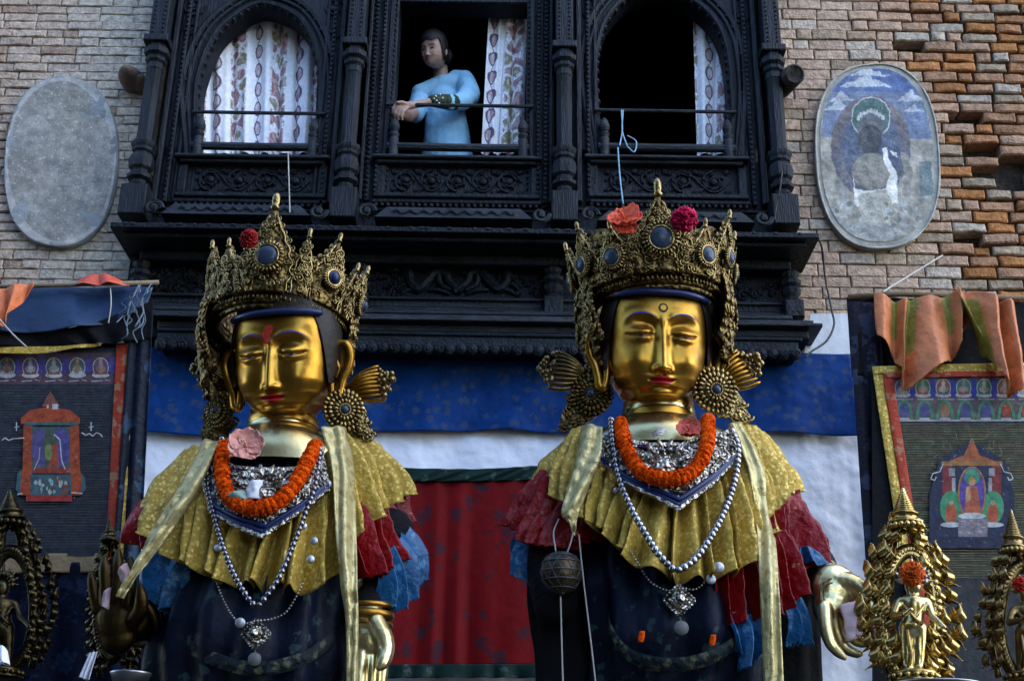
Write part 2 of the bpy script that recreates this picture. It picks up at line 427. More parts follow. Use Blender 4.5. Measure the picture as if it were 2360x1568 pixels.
def beads(m, a, b, r, step):
    a, b = V(a), V(b); n = max(2, int((b - a).length / step))
    for i in range(n):
        m.sph(a.lerp(b, (i + .5) / n), r, 6, 4)
def scrolls(m, x0, x1, z0, z1, y, n, tr=.008):
    """vine of scrolls carved in a panel"""
    h = (z1 - z0); w_ = (x1 - x0) / n
    ux, uz = V((1, 0, 0)), V((0, 0, 1))
    for i in range(n):
        c = V((x0 + w_ * (i + .5), y, (z0 + z1) / 2)); hd = 1 if i % 2 else -1
        spiral(m, c, ux, uz, min(w_, h) * .46, 1.5, hd, tr, 26, sides=6, a0=PI / 2 * hd)
        m.sph(c, (tr * 2.6, tr * 2, tr * 2.6), 8, 5)
        for k in range(5):
            a = k * 2 * PI / 5 + i; q = c + V((math.cos(a) * w_ * .3, -.002, math.sin(a) * h * .3))
            m.sph(q, (w_ * .085, tr * 1.6, h * .06), 7, 5, Matrix.Rotation(-a + 1, 3, 'Y'))
        for sx in (-1, 1):
            for sz in (-1, 1):
                q = c + V((sx * w_ * .44, 0, sz * h * .4)); spiral(m, q, ux, uz, h * .13, 1.1, sx * sz, tr * .7, 12)
    pts = [V((lerp(x0, x1, t / 60), y + .002, (z0 + z1) / 2 + h * .44 * math.sin(t / 60 * n * PI))) for t in range(61)]
    m.tube(pts, tr * .8, 6)

wn = ['left', 'mid', 'right']
wlab = ['arched carved window filled by a flowered curtain', 'square carved window where the woman leans out', 'arched carved window standing open and dark']
for k in range(3):
    bx0, bx1 = bays[k]; x0, x1, zs = SP[k]
    m = MB()
    if k == 1:
        zt = Zp(4, YF)
        m.cbox((bx0, YF, zs - .05), (x0, YF + .16, ZT)); m.cbox((x1, YF, zs - .05), (bx1, YF + .16, ZT))
        m.cbox((x0 - .01, YF + .003, zt), (x1 + .01, YF + .16, ZT))
        for xa, sg in ((bx0, 1), (bx1, -1)):
            w_ = (x0 - bx0) if sg > 0 else (bx1 - x1)
            for q, (u, wd, pr) in enumerate(((.10, .022, .035), (.30, .03, .02), (.56, .022, .03), (.8, .03, .015))):
                xc = xa + sg * w_ * u
                m.cbox((xc - wd / 2, YF - pr, zs - .28), (xc + wd / 2, YF + .01, ZT))
                if q in (1, 2): beads(m, (xc, YF - pr - .002, zs - .27), (xc, YF - pr - .002, ZT), .011, .03)
                else: beads(m, (xc + sg * .018, YF - .008, zs - .27), (xc + sg * .018, YF - .008, ZT), .009, .036)
    else:
        W = arch_world(W1 if k == 0 else W3)
        outl = [V(crv([tuple(p) for p in W], i / 60)) for i in range(61)]
        half = max(range(61), key=lambda i: outl[i].z)
        xa, xb = bx0, bx1
        # flat board with the arched hole
        vs = []; fs = []
        for i, p in enumerate(outl):
            side = i <= half
            if side:
                e = V((xa, YF, p.z)) if i < half - 10 else V((lerp(xa, p.x, (i - half + 10) / 10), YF, ZT)) if i > half - 10 else V((xa, YF, ZT))
            else:
                e = V((xb, YF, p.z)) if i > half + 10 else V((lerp(p.x, xb, (i - half) / 10), YF, ZT)) if i < half + 10 else V((xb, YF, ZT))
            q = V((p.x, YF, p.z))
            vs += [q, e, q + V((0, .16, 0)), e + V((0, .16, 0))]
        for i in range(60):
            a, b = i * 4, i * 4 + 4
            fs += [(a, b, b + 1, a + 1), (a, a + 2, b + 2, b), (a + 2, a + 3, b + 3, b + 2)]
        m.add(vs, fs)
        c = V((sum(p.x for p in outl) / 61, YF, sum(p.z for p in outl) / 61 - .1))
        for off, pr, tr in ((.018, .012, .017), (.062, .02, .012), (.10, .016, .022)):
            pts = []
            for p in outl:
                d = (p - c); d.y = 0; pts.append(p + d.normalized() * off + V((0, -pr + .012, 0)))
            m.tube(pts, tr, 7)
        L_ = 0; last = outl[0]
        for i in range(1, 61):                # cusped inner edge
            if (outl[i] - last).length > .045:
                last = outl[i]; d = (last - c).normalized()
                m.sph(last + V((d.x, 0, d.z)) * .006 + V((0, .02, 0)), (.02, .03, .02), 8, 5)
        for i in range(0, 60, 2):
            d = (outl[i] - c).normalized(); m.sph(outl[i] + V((d.x, 0, d.z)) * .082 + V((0, -.012, 0)), .011, 6, 4)
        # spandrel scrolls
        for sx in (-1, 1):
            zc = outl[half].z - .02
            xx = xa + .10 if sx < 0 else xb - .10
            spiral(m, V((xx, YF - .004, zc)), V((1, 0, 0)), V((0, 0, 1)), .07, 1.6, sx, .012, 26)
            spiral(m, V((xx, YF - .004, zc - .17)), V((1, 0, 0)), V((0, 0, 1)), .05, 1.5, -sx, .01, 22)
        for xe, sg in ((xa, 1), (xb, -1)):
            for q, (u, wd, pr) in enumerate(((.03, .03, .05), (.085, .024, .035), (.128, .02, .02))):
                xc = xe + sg * u
                m.cbox((xc - wd / 2, YF - pr, zs - .3), (xc + wd / 2, YF + .01, ZT))
                if q == 1: beads(m, (xc, YF - pr - .002, zs - .28), (xc, YF - pr - .002, ZT), .010, .032)
    # apron below the sill
    m.cbox((bx0, YF + .004, ZB + .16), (bx1, YF + .16, zs - .0))
    win = m.build('window', WOODV, house, smooth=False); autosmooth(win, 40); lab(win, wlab[k])
    m = MB()
    m.cbox((x0 - .10, YF - .075, zs - .032), (x1 + .09, YF + .2, zs - .012)); m.cbox((x0 - .07, YF - .05, zs - .052), (x1 + .06, YF, zs - .033))
    autosmooth(m.build('sill', WOODL, win, smooth=False))
    m = MB()
    zb = Zp([262, 245, 258][k], YF - .02, [590, 1060, 1530][k])
    m.tube([V((x0 - .04, YF - .03, zb)), V((x0 + .3, YF - .035, zb - .004)), V((x1 + .04, YF - .03, zb))], .0105, 8)
    m.tube([V((x0 - .02, YF - .03, zs + .06)), V((x0 + .35, YF - .032, zs + .056)), V((x1 + .02, YF - .03, zs + .06))], .024, 8)
    for xx in (x0 + .015, x1 - .015):
        m.lathe((xx, YF - .035, zs - .01), [(.028, 0), (.028, .12), (.02, .125), (.03, .14), (.03, .15), (.018, .16), (.03, .18), (.032, .20), (.02, .235), (.006, .255)], 10)
    autosmooth(m.build('railing', WOODL, win), 40)
    m = MB()
    pz0, pz1 = zs - .235, zs - .06
    xa, xb = x0 - .03, x1 + .03
    for q in ((xa - .05, YF - .03, pz0 - .03, xa, YF + .02, pz1), (xb, YF - .03, pz0 - .03, xb + .05, YF + .02, pz1)): m.cbox(q[:3], q[3:])
    scrolls(m, xa + .05, xb - .05, pz0 + .02, pz1 - .01, YF - .004, 5 if k == 1 else 4, .0095)
    m.cbox((xa - .05, YF - .05, pz0 - .035), (xb + .05, YF, pz0 - .005)); m.cbox((xa - .06, YF - .035, pz0 - .065), (xb + .06, YF, pz0 - .037))
    beads(m, (xa - .05, YF - .045, pz0 - .085), (xb + .05, YF - .045, pz0 - .085), .012, .034)
    m.cbox((bx0, YF - .028, pz0 - .11), (bx1, YF, pz0 - .094))
    autosmooth(m.build('carved_panel', WOOD, win), 40)
    m = MB()                                  # slanting board on the ledge under each bay
    mx = (bx0 + bx1) / 2; hw = (bx1 - bx0) / 2
    y_ = YF - .16
    m.prism([(mx - hw * .78, y_, ZB + .005), (mx + hw * .78, y_, ZB + .005), (mx + hw * .66, y_ + .02, ZB + .075), (mx - hw * .66, y_ + .02, ZB + .075)], (0, .12, 0))
    for sx in (-1, 1):
        spiral(m, V((mx + sx * hw * .86, y_, ZB + .035)), V((1, 0, 0)), V((0, 0, 1)), .05, 1.1, -sx, .014, 16)
    pts = [V((mx + hw * .6 * (t / 20 - 1), y_ + .004, ZB + .04 + .012 * math.sin(t * 1.4))) for t in range(41)]
    m.tube(pts, .006, 5)
    autosmooth(m.build('ledge_board', WOODL, win), 40)

for i, x in enumerate(colx):
    m = MB(); yc = YF - .085
    m.cbox((x - .072, yc - .07, ZB + .005), (x + .072, yc + .1, 5.03))
    m.lathe((x, yc, 0), [(r_ * .80, z_) for r_, z_ in [(.075, 5.03), (.08, 5.045), (.055, 5.06), (.055, 5.075), (.085, 5.09), (.088, 5.11), (.06, 5.125), (.062, 5.14), (.082, 5.155), (.09, 5.20), (.078, 5.235), (.06, 5.25), (.075, 5.262), (.075, 5.28), (.088, 5.295), (.09, 5.315), (.062, 5.33),
                         (.057, 5.36), (.06, 5.6), (.057, 5.79), (.064, 5.80), (.06, 5.815), (.058, 5.84), (.075, 5.855), (.078, 5.87), (.066, 5.885), (.09, 5.90), (.094, 5.93), (.07, 5.945), (.07, 5.97)]], 8, sq=True)
    m.cbox((x - .07, yc - .07, 5.965), (x + .07, yc + .1, 6.01)); m.cbox((x - .05, yc - .05, 6.008), (x + .05, yc + .1, ZT))
    for sx in (-.028, .028): beads(m, (x + sx, yc - .052, 6.02), (x + sx, yc - .052, ZT), .007, .03)
    autosmooth(m.build('column', WOODV, house), 30)

# cornice, frieze and lower ledges
YC = 5.98
zc = Zp(528, YC)
m = MB()
xa, xb = Xp(252, 528, YC), Xp(1888, 540, YC)
m.cbox((xa, YC, zc - .018), (xb, YW + .1, zc + .012), .004)
n = 70
for i in range(n):                            # worn leafy lip of the ledge
    if random.random() < .75:
        x = lerp(xa + .05, xb - .05, (i + random.random() * .6) / n); m.sph((x, YC + .006, zc + .004), (.022 * random.uniform(.5, 1.3), .012, .012), 7, 4)
for q, (dy, h0, h1) in enumerate(((.05, .02, .045), (.21, .046, .10))):
    m.cbox((xa + .06 + q * .05, YC + dy, zc - h1), (xb - .06 - q * .05, YW + .05, zc - h0 - .001))
autosmooth(m.build('cornice', WOOD, house), 35)
m = MB()
m.box((XL + .02, YF + .02, 4.2), (XR - .02, YW + .08, ZB + .17))
YFr = YF + .018
zf0, zf1 = Zp(684, YFr), Zp(585, YFr)
c0, c1 = Xp(835, 640, YFr), Xp(1262, 640, YFr)
def wig(pts, r, sides=8, n=40):
    q = [V(crv([tuple(P(a, b, YFr - .012)) for a, b in pts], i / n)) for i in range(n + 1)]
    m.tube(q, [r * (.45 + .55 * math.sin(PI * (.12 + .8 * i / n))) for i in range(n + 1)], sides)
for sx in (1, -1):                            # two writhing serpents facing outwards
    C0 = 1056
    f = lambda x: C0 + sx * x
    wig([(f(-10), 672), (f(20), 650), (f(28), 630), (f(50), 626), (f(70), 645), (f(92), 664), (f(110), 650), (f(114), 625), (f(130), 618), (f(152), 622)], .03)
    wig([(f(10), 630), (f(26), 625), (f(44), 632), (f(40), 655), (f(16), 668)], .02)
    m.sph(P(f(152), 621, YFr - .02), (.04, .025, .022), 10, 6)
    for (a, b, c, d) in ((152, 618, 172, 600), (152, 624, 176, 618), (70, 668, 20, 676), (120, 655, 140, 668), (100, 668, 130, 676), (112, 630, 128, 640)):
        wig([(f(a), b), (f((a + c) / 2), (b + d) / 2 - 4), (f(c), d)], .013, 6, 10)
    for k in range(26):
        px, py = f(random.uniform(120, 205)), random.uniform(628, 682)
        spiral(m, P(px, py, YFr - .004), V((1, 0, 0)), V((0, 0, 1)), random.uniform(.014, .034), 1.2, random.choice((-1, 1)), .007, 14)
for k in range(60):
    for (a, b) in ((345, 800), (1320, 1800)):
        px, py = random.uniform(a, b), random.uniform(602, 682)
        spiral(m, P(px, py, YFr - .004), V((1, 0, 0)), V((0, 0, 1)), random.uniform(.018, .045), 1.3, random.choice((-1, 1)), .008, 14)
autosmooth(m.build('frieze', WOOD, house), 40)
for px in (322, 830, 1275, 1822):             # stubby balusters between the frieze panels
    m = MB(); x, z0 = Xp(px, 640, YF - .06), Zp(725, YF - .06)
    m.cbox((x - .05, YF - .11, z0), (x + .05, YF + .02, z0 + .10))
    m.lathe((x, YF - .05, z0 + .1), [(.05, 0), (.055, .012), (.036, .03), (.05, .05), (.056, .075), (.04, .09), (.055, .105), (.058, .125), (.036, .14), (.045, .155), (.05, .175), (.03, .19)], 8, sq=True)
    autosmooth(m.build('baluster', WOOD, house), 30)
m = MB()
YL = 6.02
zl = Zp(733, YL)
for q, (py0, py1, y_) in enumerate(((684, 689, YF - .035), (689, 708, YF - .012), (708, 713, YF - .06), (713, 722, YF - .11))):
    z0, z1 = Zp(py1, y_), Zp(py0, y_)
    m.cbox((XL + .1 + .0 * q, y_, z0 - .003), (XR - .07, YF + .03, z1), .004)
for i in range(110):
    x = lerp(XL + .12, XR - .1, (i + .5) / 110); z = Zp(698, YF - .014); m.box((x - .006, YF - .016, z - .025), (x + .006, YF, z + .02))
xa, xb = Xp(338, 735, YL), Xp(1897, 757, YL)
m.cbox((xa, YL, zl - .012), (xb, YF + .03, zl + .006), .004); m.cbox((xa + .02, YL + .02, zl + .0063), (xb - .04, YF + .03, zl + .03), .006)
m.cbox((xa + .04, YL + .05, zl - .06), (xb - .06, YF + .1, zl - .013), .01)
autosmooth(m.build('ledge', WOODL, house, smooth=False), 35)
m = MB()
YB = 6.07
zb0, zb1 = Zp(822, YB), Zp(773, YB)
m.cbox((xa + .05, YB, zb0 + .055), (xb - .12, YW + .05, zb1), .008)
m.cbox((xa + .05, YB - .012, zb1 - .004), (xb - .1, YB + .1, zb1 + .018), .006)
for i in range(58):                           # worn lotus-leaf edge
    x = lerp(xa + .07, xb - .14, i / 57); h = random.uniform(.8, 1.05)
    m.sph((x, YB + .012, zb0 + .055), (.034, .016, .042 * h), 8, 6)
    if random.random() < .7: spiral(m, V((x, YB - .012, zb0 + .04)), V((1, 0, 0)), V((0, 0, 1)), .022, 1.1, random.choice((-1, 1)), .006, 10)
autosmooth(m.build('lintel', WOOD, house), 40)

# protruding timber ends
m = MB(); p0 = P(1795, 205, YW); p1 = P(1832, 170, 6.1)
dirv = (p1 - p0)
m.lathe(p0 - dirv * .3, [(.062, 0), (.066, dirv.length * .5), (.062, dirv.length * 1.25), (.05, dirv.length * 1.3), (.045, dirv.length * 1.28), (.01, dirv.length * 1.26)], 14, axis=dirv)
autosmooth(m.build('beam_end', mat('rotten_log', (.05, .042, .036), .9, bump=.9, bs=30, ns=20, c2=(.012, .01, .009)), house), 45)
m = MB(); p = P(312, 200, YW)
m.sph(p + V((0, -.06, 0)), (.075, .15, .05), 14, 10); m.sph(p + V((.05, -.03, -.012)), (.06, .12, .045), 12, 8)
m.build('beam_end', mat('weathered_wood_stub', (.17, .12, .10), .85, bump=.8, bs=25), house)

# ------------------------------------------------------------------ curtains
CURT = mat('embroidered_voile', (1, 1, 1), .8, attr=True, ns=40, var=.12, bump=.25, bs=22)
def curtain(corner, Y, npl, amp, label, seed, nu=180, nv=240, spread=0.0):
    """corner: top-left, top-right, bottom-left, bottom-right sheet positions"""
    a, b, c, d = (P(q[0], q[1], Y) for q in corner)
    m = MB(); W = (b - a).length; H = (a - c).length
    for j in range(nv + 1):
        v = j / nv
        for i in range(nu + 1):
            u = i / nu
            p = a.lerp(b, u).lerp(c.lerp(d, u), v)
            ph = u * npl * 2 * PI + 1.3 * math.sin(u * 5 + seed) + .35 * math.sin(v * 3 + seed)
            fold = math.sin(ph) + .3 * math.sin(2.3 * ph + v * 2)
            p.y += amp * fold * (.55 + .45 * v); p.x += amp * .4 * math.cos(ph) * .5
            s = u * W * 1.5; t = v * H
            c_ = V((.88, .88, .92))
            band = (s * 5.2 + seed) % 1.0; bi = int(s * 5.2 + seed)
            ty = t * 7.5 + bi * .37
            if bi % 2 == 0:                    # outlined hearts on a vine
                e = (band - .5 - .16 * math.sin(ty * 2 * PI * .5)); r_ = math.hypot((band - .5) * 1.3, ((ty % 1) - .5) * .8)
                if abs(r_ - .27) < .035 or abs(e) < .028: c_ = V((.16, .10, .15))
                elif r_ < .25: c_ = V((.55, .42, .44)) if nz(s * 30, t * 30, seed) > -.1 else V((.66, .62, .66))
            else:                              # printed roses and leaves
                q = nz(s * 15, t * 13, seed + bi * 3); q2 = nz(s * 40, t * 36, seed + 9)
                f_ = abs(band - .5)
                if f_ < .38 and q > .12: c_ = V((.36, .20, .22)) if q2 > 0 else V((.52, .36, .36))
                elif f_ < .42 and q < -.22: c_ = V((.30, .27, .17)) if q2 > -.1 else V((.5, .48, .4))
                elif f_ < .42 and abs(q2) < .06: c_ = V((.42, .34, .36))
            m.v.append(tuple(p)); m.c.append(tuple(c_))
    w_ = nu + 1
    m.f = [(j * w_ + i, j * w_ + i + 1, (j + 1) * w_ + i + 1, (j + 1) * w_ + i) for j in range(nv) for i in range(nu)]; m.m = [0] * len(m.f)
    o = m.build('curtain', CURT); tag(o, label, 'curtain', 'curtains in the carved windows'); return solid(o, .003)
curtain(((440, 34), (742, 30), (440, 358), (724, 358)), YF + .21, 6.5, .03, 'wide flowered white curtain closing the left arched window', 1.2, 230, 260)
curtain(((1128, 8), (1214, 4), (1108, 356), (1204, 356)), YF + .21, 3.0, .022, 'flowered white curtain beside the woman in the middle window', 4.2, 90, 260)
curtain(((1596, -20), (1700, -20), (1606, 358), (1676, 358)), YF + .21, 2.6, .022, 'narrow flowered curtain bunched at the side of the dark arched window', 7.7, 90, 260)

# ------------------------------------------------------------------ oval plaques on the brick
def oval(cx, cy, rx, ry, Y, n=72, flat=.0, ex=2.3, tilt=0.0):
    r = []
    for i in range(n):
        a = 2 * PI * i / n; c, s_ = math.cos(a), math.sin(a)
        x = rx * math.copysign(abs(c) ** (2 / ex), c); y = ry * math.copysign(abs(s_) ** (2 / ex), s_)
        r.append((cx + x * math.cos(tilt) - y * math.sin(tilt), cy - (y * math.cos(tilt) + x * math.sin(tilt))))
    return r
def plaque(poly, Y, th, material, rim, label, seed):
    t = thing('plaque', label, 'plaque', P(poly[0][0], poly[0][1], YW), 'oval plaques on the brick wall')
    n = len(poly); cx = sum(p[0] for p in poly) / n; cy = sum(p[1] for p in poly) / n
    m = MB(); rows = 26
    def fn(u, v):
        x, y = crv(poly + [poly[0]], u)
        k = math.sin(v * PI / 2) if v < 1 else 1
        px, py = lerp(cx, x, k), lerp(cy, y, k)
        p = P(px, py, Y); p.y += nz(p.x * 6, p.z * 6, seed) * .008 + nz(p.x * 25, p.z * 25, seed) * .003 + (.02 if v > .985 else 0)
        return p
    m.grid(lambda u, v: fn(u, v), 96, rows, close=True)
    ring = [fn(i / 96, 1) for i in range(96)]
    m.add(ring + [V((p.x * 1.0, YW + .04, p.z)) for p in ring], [(i, i + 96, (i + 1) % 96 + 96, (i + 1) % 96) for i in range(96)])
    m.build('panel', material, t)
    if rim:
        m = MB(); pts = [fn(i / 96, .985) + V((0, -.004, 0)) for i in range(97)]
        m.tube(pts, [.006 + .006 * nz(i * .3, seed) for i in range(97)], 6, caps=False); m.build('rim', mat('pale_chipped_rim', (.46, .43, .37), .85, c2=(.28, .27, .24), ns=14, bump=.4), t)
    return t, fn
lp = oval(140, 372, 130, 196, YW, ex=2.35, tilt=R(-4))
tl_, _ = plaque(lp, YW - .04, .1, STONE, False, 'blank grey oval plaster plaque on the pale brick wall', 3)
rp_ = oval(2022, 360, 141, 211, YW, ex=2.5, tilt=R(4))
tp, fnp = plaque(rp_, YW - .045, .1, mat('faded_blue_plaster', (.38, .36, .31), .85, c2=(.24, .23, .2), ns=7, nd=9, bump=.3, bs=50), True, 'oval plaque painted with clouds and a faded seated figure on orange brick', 8)

def art(shapes, Y, step=.0007):
    """flat coats of paint: (outline in sheet positions, colour), each laid just over the one before"""
    m = MB()
    for i, (poly, c) in enumerate(shapes):
        y = Y - step * (i + 1)
        m.col = c; vs = [P(a, b, y) for a, b in poly]
        m.add(vs, [tuple(range(len(vs)))])
    return m
def blob(cx, cy, rx, ry, n=18, j=0.0, a0=0): return [(cx + rx * math.cos(2 * PI * i / n + a0) * (1 + j * random.uniform(-1, 1)), cy + ry * math.sin(2 * PI * i / n + a0) * (1 + j * random.uniform(-1, 1))) for i in range(n)]
def ringp(cx, cy, rx, ry, t, a=0, b=2 * PI, n=28):
    o_ = [(cx + rx * math.cos(a + (b - a) * i / n), cy + ry * math.sin(a + (b - a) * i / n)) for i in range(n + 1)]
    i_ = [(cx + (rx - t) * math.cos(a + (b - a) * i / n), cy + (ry - t) * math.sin(a + (b - a) * i / n)) for i in range(n, -1, -1)]
    return o_ + i_
def rect(a, b, c, d): return [(a, b), (c, b), (c, d), (a, d)]
def cloud(cx, cy, w_, h):
    pts = [(cx + w_, cy)]; n = 14
    for i in range(n + 1):
        t = i / n; x = cx + w_ * (1 - 2 * t) * .9
        env = max(0, 1 - abs(1 - 2 * t) ** .75)
        pts.append((x, cy - h * env * (1 + .16 * math.sin(i * 2.3)) - 1))
    return pts + [(cx - w_, cy)]
sh = []
q = [p for p in oval(2020, 355, 128, 197, YW, ex=2.4, tilt=R(3))]
top = [p for p in q if p[1] < 262]
bl = (.10, .15, .36)
sh.append((sorted([p for p in q if p[1] < 330 and p[0] < 2020], key=lambda p: p[1], reverse=True) + sorted([p for p in q if p[1] < 330 and p[0] >= 2020], key=lambda p: p[1]), (.165, .20, .28)))
sh.append((sorted([p for p in q if p[1] < 222 and p[0] < 2020], key=lambda p: p[1], reverse=True) + sorted([p for p in q if p[1] < 222 and p[0] >= 2020], key=lambda p: p[1]), (.10, .14, .27)))
for c in ((1999, 175, 52, 19), (1995, 201, 66, 30), (1938, 234, 32, 24), (1932, 254, 38, 24), (2098, 234, 36, 28), (2104, 258, 28, 16)): sh.append((cloud(*c), (.42, .44, .46)))
sh += [(blob(2006, 340, 92, 118, 40), (.13, .13, .155)), (ringp(2006, 340, 92, 118, 16, PI, 2 * PI), (.16, .135, .14)), (blob(2008, 345, 66, 92, 30), (.10, .12, .17)),
       (blob(2007, 272, 46, 48, 30), (.43, .44, .42)), (blob(2007, 272, 43, 45, 30), (.085, .135, .13)),
       (blob(2006, 300, 31, 38, 24), (.13, .135, .145)), (blob(2005, 322, 28, 34, 20), (.07, .075, .085))]
for k in range(9): sh.append((blob(1978 + k * 7, 272 - 15 * math.sin(PI * k / 8), 4, 6, 8), (.42, .43, .4)))
sh += [(blob(2010, 395, 48, 42, 24), (.24, .225, .19)), ([(1966, 400), (1970, 436), (1990, 440), (2040, 436), (2052, 400), (2062, 402), (2060, 470), (2046, 470), (2030, 448), (1990, 446), (1978, 475), (1968, 470)], (.66, .64, .58)),
       ([(2034, 344), (2044, 340), (2046, 364), (2066, 398), (2068, 470), (2056, 468), (2054, 408), (2040, 380)], (.72, .70, .64)), ([(2050, 346), (2066, 352), (2070, 362), (2056, 358)], (.6, .6, .55)),
       ([(1978, 450), (2000, 442), (2040, 440), (2056, 462), (2050, 520), (2060, 550), (1966, 552), (1982, 520)], (.42, .40, .33)),
       ([(1930, 420), (1940, 418), (1950, 450), (1964, 494), (1952, 494), (1940, 460)], (.36, .37, .35)),
       ([(2118, 372), (2146, 372), (2150, 450), (2120, 452)], (.15, .19, .19)), ([(2074, 350), (2092, 356), (2102, 400), (2098, 452), (2080, 452), (2084, 400)], (.24, .235, .2))]
random.seed(21)
for k in range(48):
    sh.append((blob(random.uniform(1915, 2125), random.uniform(455, 545), random.uniform(3, 10), random.uniform(3, 8), 9, .3), random.choice(((.36, .38, .36), (.28, .31, .3), (.2, .22, .17), (.42, .43, .41), (.16, .18, .17)))))
for k in range(26):
    sh.append((blob(random.uniform(1925, 2110), random.uniform(515, 556), random.uniform(9, 26), random.uniform(5, 10), 10, .3), random.choice(((.34, .34, .32), (.29, .29, .26), (.25, .25, .23)))))
def pip(poly, x, y):
    c = False; j = len(poly) - 1
    for i in range(len(poly)):
        (xi, yi), (xj, yj) = poly[i], poly[j]
        if (yi > y) != (yj > y) and x < (xj - xi) * (y - yi) / (yj - yi) + xi: c = not c
        j = i
    return c
def weathered(sh, edge, Y, base, nx=190, ny=280):
    """paint laid on rough plaster: colours per point, flaked and faded"""
    bb = [(min(p[0] for p in q), max(p[0] for p in q), min(p[1] for p in q), max(p[1] for p in q)) for q, _ in sh]
    x0, x1 = min(p[0] for p in edge), max(p[0] for p in edge); y0, y1 = min(p[1] for p in edge), max(p[1] for p in edge)
    m = MB(); ok = []
    for j in range(ny + 1):
        for i in range(nx + 1):
            px, py = lerp(x0, x1, i / nx), lerp(y0, y1, j / ny); ok.append(pip(edge, px, py))
            p = P(px, py, Y); p.y += nz(p.x * 6, p.z * 6, 8) * .008 + nz(p.x * 25, p.z * 25, 8) * .003 - .004
            c = V(base) * (1 + .35 * nz(px * .03, py * .03, 2) + .25 * nz(px * .12, py * .12, 5))
            if ok[-1]:
                a, b = px + 3.0 * nz(px * .07, py * .07, 1) + 1.5 * nz(px * .3, py * .3, 3), py + 3.0 * nz(px * .07, py * .07, 9) + 1.5 * nz(px * .3, py * .3, 6)
                for k in range(len(sh) - 1, -1, -1):
                    q = bb[k]
                    if q[0] <= a <= q[1] and q[2] <= b <= q[3] and pip(sh[k][0], a, b):
                        f = .5 * nz(px * .025, py * .025, 12) + .45 * nz(px * .09, py * .09, 14) + .4 * nz(px * .35, py * .35, 15)
                        w_ = clamp(-.10 + .75 * f + .16 * sstep(330, 520, py) + .08 * sstep(300, 420, py))
                        c = V(sh[k][1]).lerp(c, clamp(w_, 0, .9)) * (1 + .3 * nz(px * .2, py * .2, 17)); break
            m.v.append(tuple(p)); m.c.append(tuple(max(0, q) for q in c))
    w_ = nx + 1
    for j in range(ny):
        for i in range(nx):
            f = (j * w_ + i, (j + 1) * w_ + i, (j + 1) * w_ + i + 1, j * w_ + i + 1)
            if all(ok[k] for k in f): m.f.append(f)
    m.m = [0] * len(m.f); return m
weathered(sh, oval(2021, 358, 131, 200, YW, ex=2.45, tilt=R(4)), YW - .045, (.33, .305, .255)).build('painting', PAINT, tp)
random.seed(77)
def plain_weather(edge, Y, nx=150, ny=220):
    """bare limed plaster: mottled, scratched, with ghosts of old paint"""
    m = weathered([], edge, Y, (.37, .345, .30), nx, ny)
    x0, x1 = min(p[0] for p in edge), max(p[0] for p in edge); y0, y1 = min(p[1] for p in edge), max(p[1] for p in edge)
    for j in range(ny + 1):
        for i in range(nx + 1):
            px, py = lerp(x0, x1, i / nx), lerp(y0, y1, j / ny); k = j * (nx + 1) + i
            g = .5 * nz(px * .014, py * .012, 31) + .3 * nz(px * .05, py * .03, 33) + .25 * nz(px * .2, py * .15, 34)
            c = V((.28, .262, .23)) * (1 + .6 * g)
            gh = gs(px - 150, 45) * gs(py - 280, 75) + .6 * gs(px - 140, 70) * gs(py - 430, 80)
            c = c.lerp(V((.25, .235, .165)), .5 * gh * (.6 + nz(px * .06, py * .06, 36)))
            if nz(px * .45, py * .16, 37) > .52 or nz(px * .13, py * .42, 38) > .58: c = c.lerp(V((.62, .6, .56)), .7)
            e_ = nz(px * .3, py * .3, 41)
            if e_ > .6: c *= .6
            rr = math.hypot((px - 140) / 128, (py - 372) / 194)
            if rr > .95: c = c.lerp(V((.48, .46, .42)), .6)
            m.c[k] = tuple(c)
    return m
plain_weather(oval(140, 372, 128.5, 194.5, YW, ex=2.35, tilt=R(-4)), YW - .04).build('face', PAINT, tl_)
